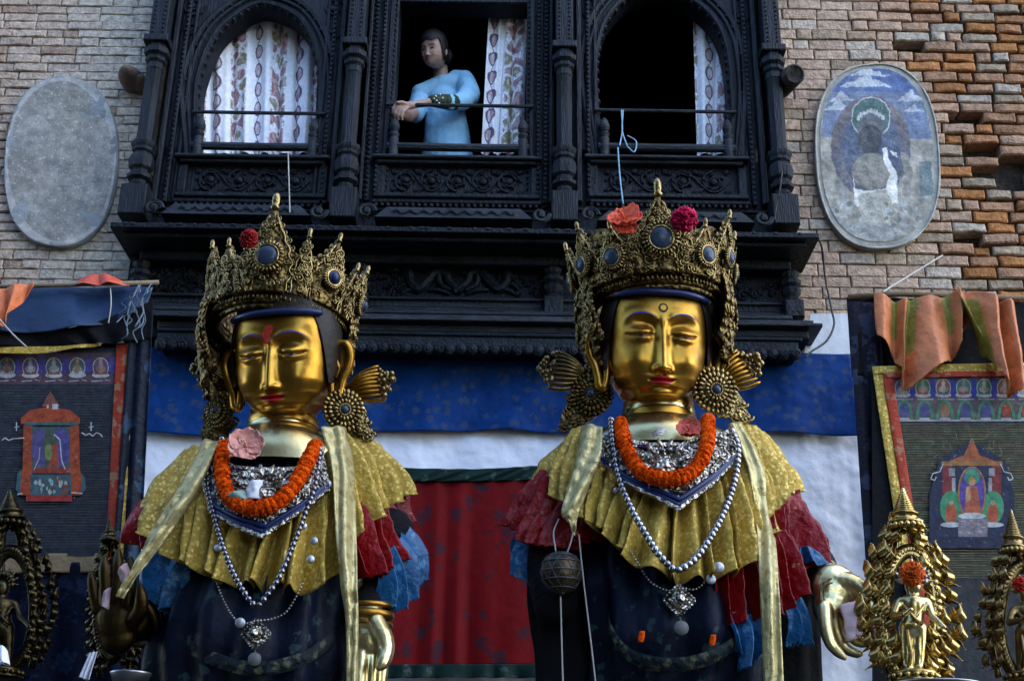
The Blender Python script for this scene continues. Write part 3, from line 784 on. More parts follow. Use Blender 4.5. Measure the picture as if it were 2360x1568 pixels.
# ------------------------------------------------------------------ hangings behind the statues
def sheet(name, top, bot, mats, npl=6, amp=.02, nu=120, nv=60, seed=0.0, sharp=.3, bulge=None, colf=None, parent=None, th=.003, fray=0.0, edge=.3, interp=crv, wander=.5, out=None, crumple=1.0):
    """cloth between two hems given as (px, py, Y); npl folds of depth amp running down it"""
    m = MB(); rnd = random.Random(int(seed * 10))
    ru = [rnd.uniform(-1, 1) for _ in range(64)]
    def rn(x): i = int(math.floor(x)) % 64; t = x - math.floor(x); t = t * t * (3 - 2 * t); return lerp(ru[i], ru[(i + 1) % 64], t)
    for j in range(nv + 1):
        v = j / nv
        for i in range(nu + 1):
            u = i / nu
            a = interp(top, u); b = interp(bot, u)
            p = P(*a).lerp(P(*b), v)
            ph = u * npl * 2 * PI + wander * 2.5 * rn(u * npl * .7 + seed) + wander * .5 * math.sin(v * 3 + u * 7 + seed)
            tri = 2 / PI * math.asin(math.sin(ph)); f = lerp(math.sin(ph), tri, sharp) + .35 * rn(u * npl * 2.3 + v * .6 + 9)
            k = amp * (edge + (1 - edge) * v)
            nrm = out(p) if out else V((0, -1, 0))
            p += nrm * (f * k)
            p.x += k * .35 * math.cos(ph * .5 + seed)
            if bulge: p += nrm * (bulge * math.sin(PI * min(1, v * 1.05)) )
            q = nz(p.x * 9, p.z * 9, seed) * .4 + nz(p.x * 28, p.z * 28, seed + 3) * .16
            p += nrm * (q * amp * .35 * crumple)
            if fray and j == nv: p.z += fray * nz(u * 40, seed) + fray * .6 * math.sin(ph)
            m.v.append(tuple(p)); m.c.append(colf(u, v, f) if colf else (1, 1, 1))
    w_ = nu + 1
    m.f = [(j * w_ + i, (j + 1) * w_ + i, (j + 1) * w_ + i + 1, j * w_ + i + 1) for j in range(nv) for i in range(nu)]; m.m = [0] * len(m.f)
    o = m.build(name, mats, parent)
    return solid(o, th) if th else o

BLUEC = brocade('royal_blue_silk', (.0025, .034, .16), (.022, .045, .11), .6, 17, .4, bs=9, thr=.46)
WHITEC = mat('white_cotton_sheet', (.74, .76, .82), .9, c2=(.66, .68, .75), ns=3, bump=.5, bs=9)
REDC = brocade('dark_red_silk', (.135, .001, .002), (.042, .008, .014), .6, 9, .3, bs=8, thr=.42)
GREENC = brocade('dark_green_silk', (.006, .022, .018), (.035, .055, .05), .6, 16, .3, bs=12, thr=.4)
o = sheet('white_cloth', [(312, 990, 6.30), (1180, 985, 6.30), (1995, 985, 6.30)], [(300, 1760, 6.30), (1180, 1760, 6.30), (2030, 1760, 6.30)], WHITEC, 9, .016, 260, 110, 2.1, crumple=4.0)
tag(o, 'white cotton sheet hanging behind both statues below the blue cloth', 'cloth')
o = sheet('blue_cloth', [(322, 800, 6.26), (1180, 805, 6.26), (1960, 815, 6.26)], [(318, 994, 6.25), (520, 1003, 6.25), (760, 990, 6.25), (1000, 993, 6.25), (1180, 990, 6.25), (1400, 1002, 6.25), (1700, 994, 6.25), (1985, 1004, 6.25)], BLUEC, 8, .014, 260, 50, 4.7, crumple=3.5)
tag(o, 'royal blue figured cloth strung under the carved lintel behind the statues', 'cloth')
rc = sheet('red_cloth', [(820, 1103, 6.20), (1090, 1106, 6.20), (1400, 1098, 6.20)], [(790, 1534, 6.18), (1090, 1532, 6.18), (1430, 1532, 6.18)], REDC, 7, .010, 220, 80, 1.5, wander=.9)
tag(rc, 'dark red brocade panel edged in green hanging between the statues', 'cloth')
sheet('border', [(822, 1074, 6.19), (1080, 1080, 6.19), (1250, 1072, 6.19), (1400, 1070, 6.19)], [(820, 1108, 6.185), (1090, 1108, 6.185), (1400, 1100, 6.185)], GREENC, 10, .010, 160, 12, 1.5, parent=rc)
sheet('border', [(788, 1530, 6.165), (1090, 1529, 6.165), (1430, 1529, 6.165)], [(785, 1562, 6.16), (1090, 1560, 6.16), (1435, 1562, 6.16)], GREENC, 10, .014, 160, 12, 1.5, parent=rc)

m = MB(); a, b, c, d = P(1868, 722, 6.3), P(1958, 722, 6.3), P(1968, 834, 6.28), P(1850, 834, 6.28)
m.prism([d, c, b, a], (0, .02, 0)); o = m.build('white_board', mat('whitewashed_board', (.55, .56, .58), .8, bump=.4, bs=18, ns=5, var=.12), smooth=False)
tag(o, 'white board fixed under the brickwork right of the carved lintel', 'board')

# ---- dark frames of the two scroll paintings
YT = 5.50
def quads(name, pts, material, depth=.03, parent=None, smooth=False):
    m = MB(); m.prism([P(*p) for p in pts], (0, depth, 0)); return m.build(name, material, parent, smooth=smooth)
bd = thing('black_drape', 'black cloth frame hung around the right scroll painting', 'drape', P(2100, 850, YT + .06))
sheet('top_cloth', [(1952, 684, YT + .05), (2150, 690, YT + .05), (2500, 700, YT + .05)], [(1968, 868, YT + .05), (2150, 862, YT + .05), (2500, 862, YT + .05)], BLACKC, 7, .02, 120, 24, 3.3, parent=bd)
sheet('side_cloth', [(1953, 690, YT + .04), (2022, 700, YT + .04)], [(2012, 1560, YT + .04), (2110, 1560, YT + .04)], brocade('black_flowered_cloth', (.012, .012, .02), (.03, .035, .06), .7, 10, .4), 2, .015, 24, 90, 6.3, parent=bd)
m = MB(); m.tube([P(1955, 684, YT + .03), P(2080, 677, YT + .03), P(2480, 690, YT + .03)], .014, 8); m.build('rod', mat('bamboo_rod', (.16, .10, .05), .6, bump=.3), bd)

LEFTY = 5.5
tp_ = thing('blue_tarp', 'dark blue tarpaulin stretched above the left scroll painting', 'tarp', P(180, 760, LEFTY))
TARP = mat('blue_tarpaulin', (.012, .03, .075), .38, ns=5, bump=.5, bs=10, rvar=.1)
sheet('canopy', [(-200, 668, LEFTY + .06), (100, 664, LEFTY + .06), (352, 660, LEFTY + .06)], [(-200, 756, LEFTY - .05), (60, 764, LEFTY - .05), (200, 752, LEFTY - .05), (330, 716, LEFTY)], TARP, 4, .02, 120, 30, 2.2, parent=tp_, wander=.9)
sheet('dark_edge', [(-200, 750, LEFTY - .03), (60, 758, LEFTY - .03), (200, 746, LEFTY - .03), (356, 690, LEFTY)], [(-200, 800, LEFTY - .02), (100, 796, LEFTY - .02), (240, 790, LEFTY - .02), (350, 780, LEFTY - .02)], BLACKC, 5, .015, 120, 20, 5.2, parent=tp_)
sheet('side_cloth', [(300, 740, LEFTY), (352, 720, LEFTY)], [(252, 1420, LEFTY), (312, 1420, LEFTY)], brocade('black_blue_cloth', (.008, .012, .022), (.02, .04, .07), .6, 9, .5), 2, .02, 30, 90, 1.2, parent=tp_)
m = MB(); m.tube([P(-200, 664, LEFTY + .02), P(120, 657, LEFTY + .02), P(366, 650, LEFTY + .02)], .011, 8); m.build('rod', mat('peeled_stick', (.22, .17, .11), .6, bump=.3), tp_)

ORC = mat('copper_satin', (1, 1, 1), .42, attr=True, ns=10, bump=.5, bs=24, var=.25)
COP = (.46, .15, .055); OLV = (.22, .19, .035)
def two(u, v, f): return COP if (f > -.35 or v > .62) else OLV
o = sheet('draped_cloth', [(2018, 676, YT - .03), (2065, 692, YT - .0), (2112, 684, YT - .03), (2160, 684, YT), (2204, 670, YT - .03), (2236, 696, YT)],
          [(2024, 776, YT - .05), (2068, 840, YT - .06), (2104, 884, YT - .10), (2168, 842, YT - .10), (2204, 800, YT - .07), (2240, 742, YT - .04)], ORC, 4.2, .055, 130, 60, 3.9, .55, colf=two, fray=.012, edge=.55, wander=.9)
tag(o, 'copper and olive satin cloth bunched over the rod, torn lower edge', 'cloth')
o = sheet('draped_cloth', [(2200, 668, YT - .06), (2250, 666, YT - .05), (2300, 690, YT - .05), (2340, 694, YT - .05)],
          [(2262, 778, YT - .06), (2284, 840, YT - .1), (2318, 898, YT - .11), (2372, 905, YT - .08)], ORC, 2.7, .06, 110, 60, 8.8, .5, colf=lambda u, v, f: OLV if (u < .33 and v > .1) else COP, fray=.008, edge=.6, wander=.9)
tag(o, 'copper satin cloth with olive lining trailing down at the right edge', 'cloth')
o = sheet('draped_cloth', [(-60, 672, LEFTY - .08), (20, 660, LEFTY - .08), (78, 650, LEFTY - .03)], [(-60, 730, LEFTY - .1), (-10, 748, LEFTY - .12), (22, 728, LEFTY - .1), (80, 660, LEFTY - .04)], ORC, 2.2, .03, 60, 30, 4.4, .5, colf=lambda u, v, f: (.5, .13, .04), edge=.5)
tag(o, 'orange satin cloth thrown over the rod above the left scroll painting', 'cloth')
o = sheet('draped_cloth', [(182, 650, LEFTY + .03), (215, 632, LEFTY + .03), (240, 632, LEFTY + .03), (285, 646, LEFTY + .03)], [(180, 655, LEFTY - .02), (215, 654, LEFTY - .03), (240, 654, LEFTY - .03), (300, 655, LEFTY - .01)], ORC, 2, .02, 40, 12, 9.4, .4, colf=lambda u, v, f: (.5, .075, .04), edge=.6)
tag(o, 'small crumpled red cloth lying on the rod beside the bricks', 'cloth')

# ---- scroll paintings
def deity(sh, cx, cy, s, skin, robe, halo):
    sh += [(blob(cx, cy, 14 * s, 17 * s, 18), halo), (ringp(cx, cy, 14 * s, 17 * s, 1.6 * s), (.3, .3, .29)), (blob(cx, cy + 13 * s, 15 * s, 5 * s, 14), (.33, .33, .32)),
           ([(cx - 11 * s, cy + 12 * s), (cx - 6 * s, cy - 1 * s), (cx + 6 * s, cy - 1 * s), (cx + 11 * s, cy + 12 * s)], robe), (blob(cx, cy + 2 * s, 5 * s, 8 * s, 12), skin), (blob(cx, cy - 8 * s, 3.6 * s, 4.6 * s, 10), skin),
           ([(cx - 3 * s, cy - 11 * s), (cx, cy - 17 * s), (cx + 3 * s, cy - 11 * s)], (.3, .25, .08))]
    for d in (-1, 1): sh.append(([(cx + d * 4 * s, cy - 3 * s), (cx + d * 9 * s, cy + 2 * s), (cx + d * 6 * s, cy + 8 * s), (cx + d * 4 * s, cy + 6 * s), (cx + d * 6.5 * s, cy + 2.5 * s)], skin))
def lines(sh, x0f, x1f, y0, y1, step, c, gap=None):
    y = y0
    while y < y1:
        a, b = x0f(y), x1f(y); x = a
        while x < b - 2:
            e = min(b, x + random.uniform(20, 70)); yy = y + random.uniform(-.7, .7); t = random.uniform(.7, 1.7)
            if not (gap and gap(x, y) and gap(e, y)): sh.append(([(x, yy), (e, yy + random.uniform(-.6, .6)), (e, yy + t), (x, yy + t)], tuple(k * random.uniform(.7, 1.15) for k in c)))
            x = e
        y += step
def chain(sh, pts, wd, c):
    for (a, b), (c_, d) in zip(pts, pts[1:]):
        L_ = math.hypot(c_ - a, d - b) or 1; nx, ny = -(d - b) / L_ * wd / 2, (c_ - a) / L_ * wd / 2
        sh.append(([(a + nx, b + ny), (c_ + nx, d + ny), (c_ - nx, d - ny), (a - nx, b - ny)], c))
random.seed(5)
t2 = thing('scroll_painting', 'right scroll painting with red and yellow silk border and rows of small deities', 'scroll painting', P(2240, 1500, YT), 'painted scrolls hung beside the statues')
slant = lambda y: (y - 850) * .155
quads('backing', [(2012, 1620, YT), (2560, 1620, YT), (2560, 846, YT), (2010, 846, YT)], BLACKC, .012, t2)
sheet('outer_border', [(2010, 846, YT - .012), (2034, 846, YT - .012)], [(2010 + slant(1600), 1600, YT - .012), (2034 + slant(1600), 1600, YT - .012)], YEL, .6, .010, 10, 80, 3.1, parent=t2)
sheet('outer_border', [(2010, 844, YT - .013), (2300, 836, YT - .013), (2560, 836, YT - .013)], [(2014, 862, YT - .013), (2300, 858, YT - .013), (2560, 858, YT - .013)], YEL, 4, .006, 80, 6, 3.4, parent=t2)
RB = brocade('red_silk_border', (.36, .045, .02), (.30, .14, .08), .5, 20, .4)
sheet('inner_border', [(2034, 860, YT - .016), (2056, 862, YT - .016)], [(2034 + slant(1600), 1600, YT - .016), (2058 + slant(1600), 1600, YT - .016)], RB, .6, .006, 10, 80, 4.1, parent=t2)
sheet('inner_border', [(2034, 858, YT - .017), (2300, 854, YT - .017), (2560, 854, YT - .017)], [(2040, 871, YT - .017), (2300, 867, YT - .017), (2560, 867, YT - .017)], RB, 4, .004, 80, 6, 5.4, parent=t2)
sh = [([(2052, 866), (2560, 866), (2560, 1620), (2054 + slant(1620), 1620)], (.030, .032, .035)), ([(2054, 868), (2560, 868), (2560, 968), (2072, 968)], (.10, .075, .085))]
sh.append(([(2080, 980), (2560, 980), (2560, 1330), (2130, 1330)], (.045, .043, .028)))
for k in range(10):
    cx = 2080 + k * 47
    sh.append((rect(cx + 17, 872, cx + 29, 916), (.035, .04, .2)))
    deity(sh, cx, 893, 1.25, random.choice(((.30, .30, .28), (.24, .2, .17), (.32, .27, .2))), random.choice(((.24, .05, .03), (.22, .22, .21), (.05, .10, .09))), random.choice(((.05, .14, .09), (.16, .06, .05), (.10, .08, .2))))
    sh.append((ringp(cx + 4, 966, 21, 46, 7, PI, 2 * PI, 16), (.06, .17, .10))); sh.append((blob(cx + 4, 946, 12, 17, 14), random.choice(((.22, .05, .03), (.07, .07, .17), (.2, .11, .06)))))
    sh.append((rect(cx - 14, 918, cx + 24, 921), (.25, .25, .24))); sh.append((rect(cx - 8, 962, cx + 16, 966), (.33, .33, .33)))
sh.append(([(2070, 967), (2560, 966), (2560, 969), (2071, 970)], (.33, .33, .33)))
lines(sh, lambda y: 2056 + slant(y), lambda y: 2560, 976, 1330, 5.6, (.15, .135, .075))
for r_ in ((98, 160), (88, 150)):
    sh.append(([(2240 - r_[0], 1262), (2240 - r_[0], 1140), (2240 - r_[0] + 22, 1060), (2240, 1015), (2240 + r_[0] - 22, 1060), (2240 + r_[0], 1140), (2240 + r_[0], 1262)], (.022, .026, .05)))
sh += [(rect(2170, 1062, 2310, 1072), (.24, .12, .04)), ([(2186, 1062), (2222, 1048), (2240, 1008), (2258, 1048), (2294, 1062)], (.28, .08, .03)), (rect(2172, 1072, 2194, 1160), (.16, .03, .03)), (rect(2286, 1072, 2308, 1160), (.16, .03, .03))]
for d in (-1, 1):
    sh += [(rect(2240 + d * 46 - 7, 1078, 2240 + d * 46 + 7, 1096), (.22, .2, .2)), (rect(2240 + d * 42 - 4, 1100, 2240 + d * 42 + 4, 1160), (.28, .27, .26)), (blob(2240 + d * 48, 1168, 26, 38, 22), (.05, .20, .10)),
           (blob(2240 + d * 48, 1184, 13, 26, 16), (.32, .075, .035)), (blob(2240 + d * 48, 1158, 5, 6, 10), (.3, .2, .12)), (blob(2240 + d * 48, 1208, 26, 6, 14), (.36, .36, .36))]
    chain(sh, [(2240 + d * 66, 1068), (2240 + d * 74, 1086), (2240 + d * 90, 1090), (2240 + d * 95, 1102), (2240 + d * 86, 1106), (2240 + d * 82, 1098)], 2.2, (.4, .4, .4))
sh += [(blob(2240, 1135, 33, 62, 26), (.075, .05, .2)), (ringp(2240, 1135, 33, 62, 4), (.25, .13, .04)), (blob(2240, 1098, 17, 19, 20), (.05, .21, .11)), (blob(2240, 1108, 8, 11, 14), (.38, .2, .09)),
       ([(2228, 1120), (2252, 1120), (2262, 1185), (2222, 1185)], (.30, .08, .04)), ([(2226, 1122), (2236, 1118), (2238, 1150), (2224, 1160)], (.36, .2, .1)), (blob(2240, 1188, 32, 8, 18), (.38, .38, .37)), (rect(2208, 1194, 2276, 1236), (.16, .15, .17))]
for k in range(40): sh.append((rect(*(lambda x, y: (x, y, x + random.uniform(2, 12), y + 2))(random.uniform(2210, 2266), random.uniform(1196, 1234))), random.choice(((.33, .3, .3), (.3, .08, .05), (.2, .2, .25)))))
for k in range(26): x, y = random.uniform(2150, 2330), random.uniform(985, 1060); chain(sh, [(x, y), (x + random.uniform(-8, 8), y + random.uniform(3, 12))], 1.2, (.17, .17, .16))
for k in range(260):                         # brushwork: petals, cloud curls and gold flecks
    z_ = random.random()
    if z_ < .45: x, y = random.uniform(2075, 2420), random.uniform(872, 964)
    else: x, y = 2240 + random.uniform(-95, 95), random.uniform(1050, 1260)
    a = random.uniform(0, 6); r_ = random.uniform(2, 5); c = random.choice(((.30, .25, .12), (.36, .35, .33), (.22, .05, .04), (.05, .12, .09), (.08, .08, .2), (.02, .02, .03)))
    chain(sh, [(x + r_ * math.cos(a + q * .8), y + r_ * math.sin(a + q * .8)) for q in range(4)], random.uniform(.6, 1.1), tuple(k_ * .65 for k_ in c))
art(sh, YT - .008, .00002).build('painting', ART, t2, smooth=False)
random.seed(6)
t1 = thing('scroll_painting', 'dark left scroll painting with an orange shrine and one red and yellow border', 'scroll painting', P(100, 1300, LEFTY), 'painted scrolls hung beside the statues')
sl = lambda y: 1 - (y - 795) * .055
quads('backing', [(-260, 1300, LEFTY + .03), (296, 1300, LEFTY + .03), (322, 790, LEFTY + .03), (-260, 790, LEFTY + .03)], BLACKC, .012, t1)
sheet('outer_border', [(292, 792, LEFTY + .012), (320, 790, LEFTY + .012)], [(262, 1290, LEFTY + .012), (288, 1290, LEFTY + .012)], YEL, .6, .012, 10, 60, 6.1, parent=t1)
sheet('inner_border', [(268, 792, LEFTY + .008), (294, 792, LEFTY + .008)], [(240, 1290, LEFTY + .008), (264, 1290, LEFTY + .008)], RB, .6, .01, 10, 60, 7.1, parent=t1)
sheet('outer_border', [(-260, 802, LEFTY - .02), (100, 798, LEFTY - .02), (232, 790, LEFTY - .02)], [(-260, 810, LEFTY - .02), (60, 814, LEFTY - .03), (232, 795, LEFTY - .02)], YEL, 3, .012, 60, 8, 2.4, parent=t1)
sheet('lower_strip', [(-260, 1276, LEFTY + .02), (245, 1274, LEFTY + .02)], [(-260, 1320, LEFTY + .02), (238, 1318, LEFTY + .02)], mat('faded_buff_strip', (.20, .15, .085), .7, bump=.3), 3, .008, 60, 8, 5.9, parent=t1)
sh = [([(-260, 800), (270, 800), (243, 1280), (-260, 1280)], (.02, .025, .034)), ([(-260, 812), (266, 812), (262, 884), (-260, 884)], (.075, .045, .06))]
for k in range(9):
    cx = -200 + k * 54
    sh.append((rect(cx + 18, 824, cx + 34, 860), (.05, .04, .17))); deity(sh, cx, 846, 1.35, random.choice(((.25, .26, .26), (.16, .07, .05), (.2, .14, .1))), random.choice(((.17, .05, .04), (.28, .29, .29))), random.choice(((.06, .08, .08), (.10, .05, .12))))
    chain(sh, [(cx - 20, 878), (cx + 4, 876)], 2, (.3, .3, .3)); chain(sh, [(cx + 10, 874), (cx + 22, 877)], 2, (.27, .24, .24))
lines(sh, lambda y: -260, lambda y: 252, 892, 1262, 6.2, (.055, .06, .062), lambda x, y: 40 < x < 190 and 925 < y < 1150)
OR1 = (.27, .05, .018)
sh += [([(48, 962), (70, 944), (112, 936), (160, 944), (184, 962), (184, 976), (48, 976)], OR1), (rect(56, 972, 180, 979), (.04, .10, .09)), ([(96, 936), (116, 900), (138, 936)], (.16, .06, .04)), (rect(108, 932, 112, 940), (.4, .38, .36)), (rect(120, 930, 134, 942), (.34, .33, .31)),
       ([(54, 980), (74, 980), (74, 1092), (82, 1140), (48, 1140), (40, 1110), (52, 1080)], OR1), ([(162, 980), (182, 980), (184, 1080), (192, 1110), (186, 1140), (152, 1140), (162, 1092)], OR1),
       ([(40, 1090), (50, 1080), (46, 1140), (36, 1126)], (.04, .09, .10)), ([(188, 1090), (196, 1100), (198, 1126), (186, 1140)], (.04, .09, .10)), (rect(74, 982, 162, 1090), (.055, .075, .08)),
       (blob(92, 1030, 20, 46, 16), (.07, .06, .15)), (blob(140, 1030, 20, 46, 16), (.07, .055, .18)), (blob(116, 1030, 17, 42, 18), (.05, .075, .05)), ([(118, 1024), (132, 1020), (136, 1072), (112, 1076)], (.24, .05, .025)), (blob(112, 1040, 9, 20, 14), (.13, .16, .06)),
       (rect(76, 1076, 160, 1090), (.2, .04, .025)), (rect(70, 1092, 164, 1140), (.045, .085, .10)), (rect(60, 1140, 166, 1154), (.24, .03, .025))]
chain(sh, [(124, 1000), (138, 1012), (142, 1060), (150, 1080)], 3, (.36, .36, .4)); chain(sh, [(92, 1030), (90, 1056), (78, 1082)], 2, (.3, .3, .34))
for d in (38, 210):
    chain(sh, [(d, 972), (d, 992)], 2.4, (.42, .42, .44)); chain(sh, [(d - 5, 984), (d + 6, 982)], 2, (.4, .4, .42))
chain(sh, [(4, 1014), (12, 1008), (20, 1014), (30, 1010), (56, 1008)], 2.4, (.4, .4, .42)); chain(sh, [(188, 996), (198, 1002), (206, 998), (214, 1004), (222, 996), (232, 1000), (236, 1006)], 2.4, (.4, .4, .42))
for k in range(22): x, y = random.uniform(78, 158), random.uniform(1102, 1134); sh.append((blob(x, y, random.uniform(2, 5), random.uniform(3, 8), 7, .3), random.choice(((.2, .3, .26), (.3, .33, .3), (.22, .05, .03)))))
chain(sh, [(40, 1138), (52, 1136)], 3, (.4, .4, .4)); chain(sh, [(164, 1134), (190, 1136)], 3, (.38, .38, .4))
for k in range(200):
    z_ = random.random()
    if z_ < .45: x, y = random.uniform(-10, 258), random.uniform(816, 880)
    else: x, y = 116 + random.uniform(-72, 72), random.uniform(945, 1146)
    a = random.uniform(0, 6); r_ = random.uniform(2, 5); c = random.choice(((.20, .15, .07), (.28, .28, .29), (.16, .03, .02), (.03, .08, .07), (.06, .05, .14), (.015, .015, .02)))
    chain(sh, [(x + r_ * math.cos(a + q * .8), y + r_ * math.sin(a + q * .8)) for q in range(4)], random.uniform(.6, 1.1), tuple(k_ * .65 for k_ in c))
art(sh, LEFTY + .018, .00002).build('painting', ART, t1, smooth=False)

# ---- strings and cables
def cord(name, pts, r, material, label, cat='string', n=60):
    m = MB(); m.tube([V(crv([tuple(P(*p)) for p in pts], i / n)) for i in range(n + 1)], r, 6); o = m.build(name, material); tag(o, label, cat); return o
CORD = mat('pale_cord', (.42, .40, .36), .8); CABLE = mat('old_cable', (.05, .045, .04), .6); BLST = mat('pale_blue_string', (.25, .42, .55), .7)
cord('cord', [(2035, 672, YT - .04), (2100, 632, 5.95), (2172, 588, YW - .02)], .0045, CORD, 'pale cord stretched from the bricks down to the copper drape')
cord('cable', [(1880, 540, 5.99), (1894, 570, 6.2), (1902, 640, 6.3), (1916, 710, 6.24), (1922, 748, 6.22), (1905, 785, 6.15), (1872, 808, 6.08), (1856, 822, 6.06)], .006, CABLE, 'dark thin cable looping from the ledge over the white board', 'cable')
cord('cable', [(1798, 200, 6.2), (1806, 330, 6.26), (1800, 420, 6.08), (1790, 470, 6.1), (1786, 505, 6.1)], .004, CABLE, 'thin cable dangling down the rightmost timber column', 'cable')
m = MB()
for pts in ([(1432, 254, YF - .045), (1434, 300, YF - .05), (1428, 336, YF - .07)], [(1436, 254, YF - .045), (1434, 300, YF - .05), (1446, 338, YF - .07)], [(1446, 312, YF - .06), (1466, 326, YF - .06), (1462, 350, YF - .07), (1446, 338, YF - .07)], [(1424, 340, YF - .17), (1428, 400, YF - .17), (1436, 470, YF - .2)]):
    m.tube([V(crv([tuple(P(*p)) for p in pts], i / 20)) for i in range(21)], .004, 6)
o = m.build('string', BLST); tag(o, 'pale blue string knotted on the thin bar of the dark window', 'string')
cord('string', [(664, 352, YF - .15), (666, 420, YF - .17), (668, 490, YF - .18)], .0035, CORD, 'thin pale string hanging below the flowered curtain window')
m = MB()
random.seed(12)
for k in range(9):
    x, y = 318 + random.uniform(0, 44), 652 + random.uniform(0, 20); pts = [(x, y, LEFTY - .03)]
    for q in range(5): x += random.uniform(-24, 12); y += random.uniform(6, 34); pts.append((x, y, LEFTY - .05 + random.uniform(-.03, .03)))
    m.tube([V(crv([tuple(P(*q)) for q in pts], i / 24)) for i in range(25)], random.uniform(.002, .0045), 5)
o = m.build('rope_tangle', mat('grey_blue_twine', (.12, .16, .2), .8)); tag(o, 'tangle of grey twine tied at the end of the stick over the blue tarpaulin', 'rope')
cord('cord', [(254, 658, LEFTY - .0), (256, 700, LEFTY - .06), (250, 744, LEFTY - .06)], .003, CORD, 'short pale cord hanging down across the blue tarpaulin')
cord('cord', [(-6, 730, LEFTY - .13), (30, 770, LEFTY - .1), (62, 800, LEFTY - .06)], .004, CORD, 'frayed pale cord slanting under the orange cloth at the left edge')
# ------------------------------------------------------------------ heads
class Head:
    """a face as a height field on a rounded block; front is -y, origin under the chin, hw half width, H chin to hairline"""
    def __init__(s, hw, H, gilt=True):
        s.hw, s.H, s.gilt = hw, H, gilt
        s.zt = [-.075, -.04, 0, .07, .18, .32, .5, .7, .9, 1.05, 1.2, 1.33, 1.40]
        if gilt:
            s.wt = [.02, .36, .54, .69, .845, .95, 1.0, 1.02, 1.0, .95, .80, .50, .02]
            s.ft = [.02, .44, .68, .79, .83, .87, .89, .90, .89, .84, .72, .45, .02]
        else:
            s.wt = [.02, .22, .40, .60, .80, .93, 1.0, 1.02, 1.0, .94, .78, .48, .02]
            s.ft = [.02, .45, .80, .95, 1.0, 1.04, 1.06, 1.06, 1.03, .95, .78, .45, .02]
        s.n = 2.5 if gilt else 2.2
    def wf(s, Z): return tab(s.zt, s.wt, Z) * s.hw, tab(s.zt, s.ft, Z) * s.hw
    def feat(s, X, Z):
        h = s.hw / .178
        aX = abs(X)
        if s.gilt:
            # nose with a crisp ridge, running into the brows
            y = 0
            t = clamp((.80 - Z) / .57)
            if Z < .84:
                hgt = (.006 + .036 * t ** 1.25) * (1 - sstep(.225, .185, Z)) if Z > .15 else 0
                hgt *= sstep(.84, .74, Z)
                y += hgt * math.exp(-(aX / (.055 + .058 * t)) ** 1.5)
                y += .017 * gs(aX - .125, .062) * gs(Z - .235, .032)
            bz = s.browz(aX)
            y += .006 * gs(Z - bz, .04) * sstep(.05, .2, aX) * sstep(.85, .6, aX)
            y -= .017 * gs(Z - (bz - .10), .06) * gs(aX - .30, .26)
            y -= .012 * gs(Z - .60, .12) * gs(aX - .17, .08)
            lz = s.lidz(aX)
            y += .021 * gs(aX - .44, .24) * gs(Z - lz - .035, .055)
            y -= .012 * gs(Z - lz, .012) * sstep(.16, .24, aX) * sstep(.74, .62, aX)
            y += .009 * gs(Z - lz + .04, .03) * gs(aX - .44, .2)
            y += .014 * gs(aX - .55, .25) * gs(Z - .33, .14)
            y += .015 * gs(aX, .20 - .04 * 0) * gs(Z - .15, .024) + .016 * gs(aX, .16) * gs(Z - .092, .028)
            y -= .010 * gs(Z - s.lipz(aX), .010) * sstep(.30, .2, aX)
            y -= .006 * gs(aX, .05) * gs(Z - .185, .025)
            y -= .008 * gs(Z - .05, .022) * gs(aX, .25)
            y += .018 * gs(aX, .22) * gs(Z - .005, .045)
        else:
            y = 0
            t = clamp((.70 - Z) / .40)
            if Z < .72: y += (.006 + .038 * t ** 1.3) * (1 - sstep(.31, .26, Z)) * gs(aX, .12 + .07 * t)
            y += .014 * gs(aX - .17, .08) * gs(Z - .31, .035)
            y -= .020 * gs(aX - .40, .2) * gs(Z - .60, .07)
            y += .012 * gs(aX - .42, .16) * gs(Z - .585, .04)
            y += .008 * gs(aX - .42, .3) * gs(Z - .70, .04)
            y += .012 * gs(aX - .55, .25) * gs(Z - .38, .13)
            y += .014 * gs(aX, .22) * gs(Z - .205, .03) + .014 * gs(aX, .19) * gs(Z - .145, .03)
            y -= .008 * gs(Z - .175, .012) * sstep(.34, .2, aX)
            y += .012 * gs(aX, .25) * gs(Z - .05, .06)
        return y * h
    def browz(s, aX): return .755 + .07 * math.sin(clamp((aX - .08) / .72) * PI) ** .8 - .02 * sstep(.55, .8, aX)
    def lidz(s, aX): return .605 - .030 * math.sin(clamp((aX - .18) / .52) * PI)
    def lipz(s, aX): return .122 + .012 * sstep(.1, .28, aX) - .004 * gs(aX, .06)
    def pt(s, X, Z, off=0.0):
        w_, f = s.wf(Z)
        q = min(.999, abs(X * s.hw / w_))
        return V((X * s.hw, -f * (1 - q ** s.n) ** (1 / s.n) - s.feat(X, Z) - off, Z * s.H))
    def mesh(s, mb, nu=150, nv=170):
        z0, z1 = s.zt[0], s.zt[-1]
        def fn(u, v):
            Z = lerp(z0, z1, v if v > 0 else 0)
            w_, f = s.wf(Z)
            a = u * 2 * PI
            b = a - .38 * math.sin(a)          # more columns to the front (front is a = 0)
            sx, cy = math.sin(b), math.cos(b)
            x = w_ * math.copysign(abs(sx) ** (2 / s.n), sx)
            y = -f * math.copysign(abs(cy) ** (2 / s.n), cy)
            if cy < 0: y *= 1.02
            else: y -= s.feat(x / s.hw, Z) * sstep(0, .25, cy)
            return V((x, y, Z * s.H))
        mb.grid(fn, nu, nv, close=True)
    def strip(s, mb, zfun0, zfun1, X0, X1, off, n=40, rows=5):
        mb.grid(lambda u, v: s.pt(lerp(X0, X1, u), lerp(zfun0(lerp(X0, X1, u)), zfun1(lerp(X0, X1, u)), v), off), n, rows)
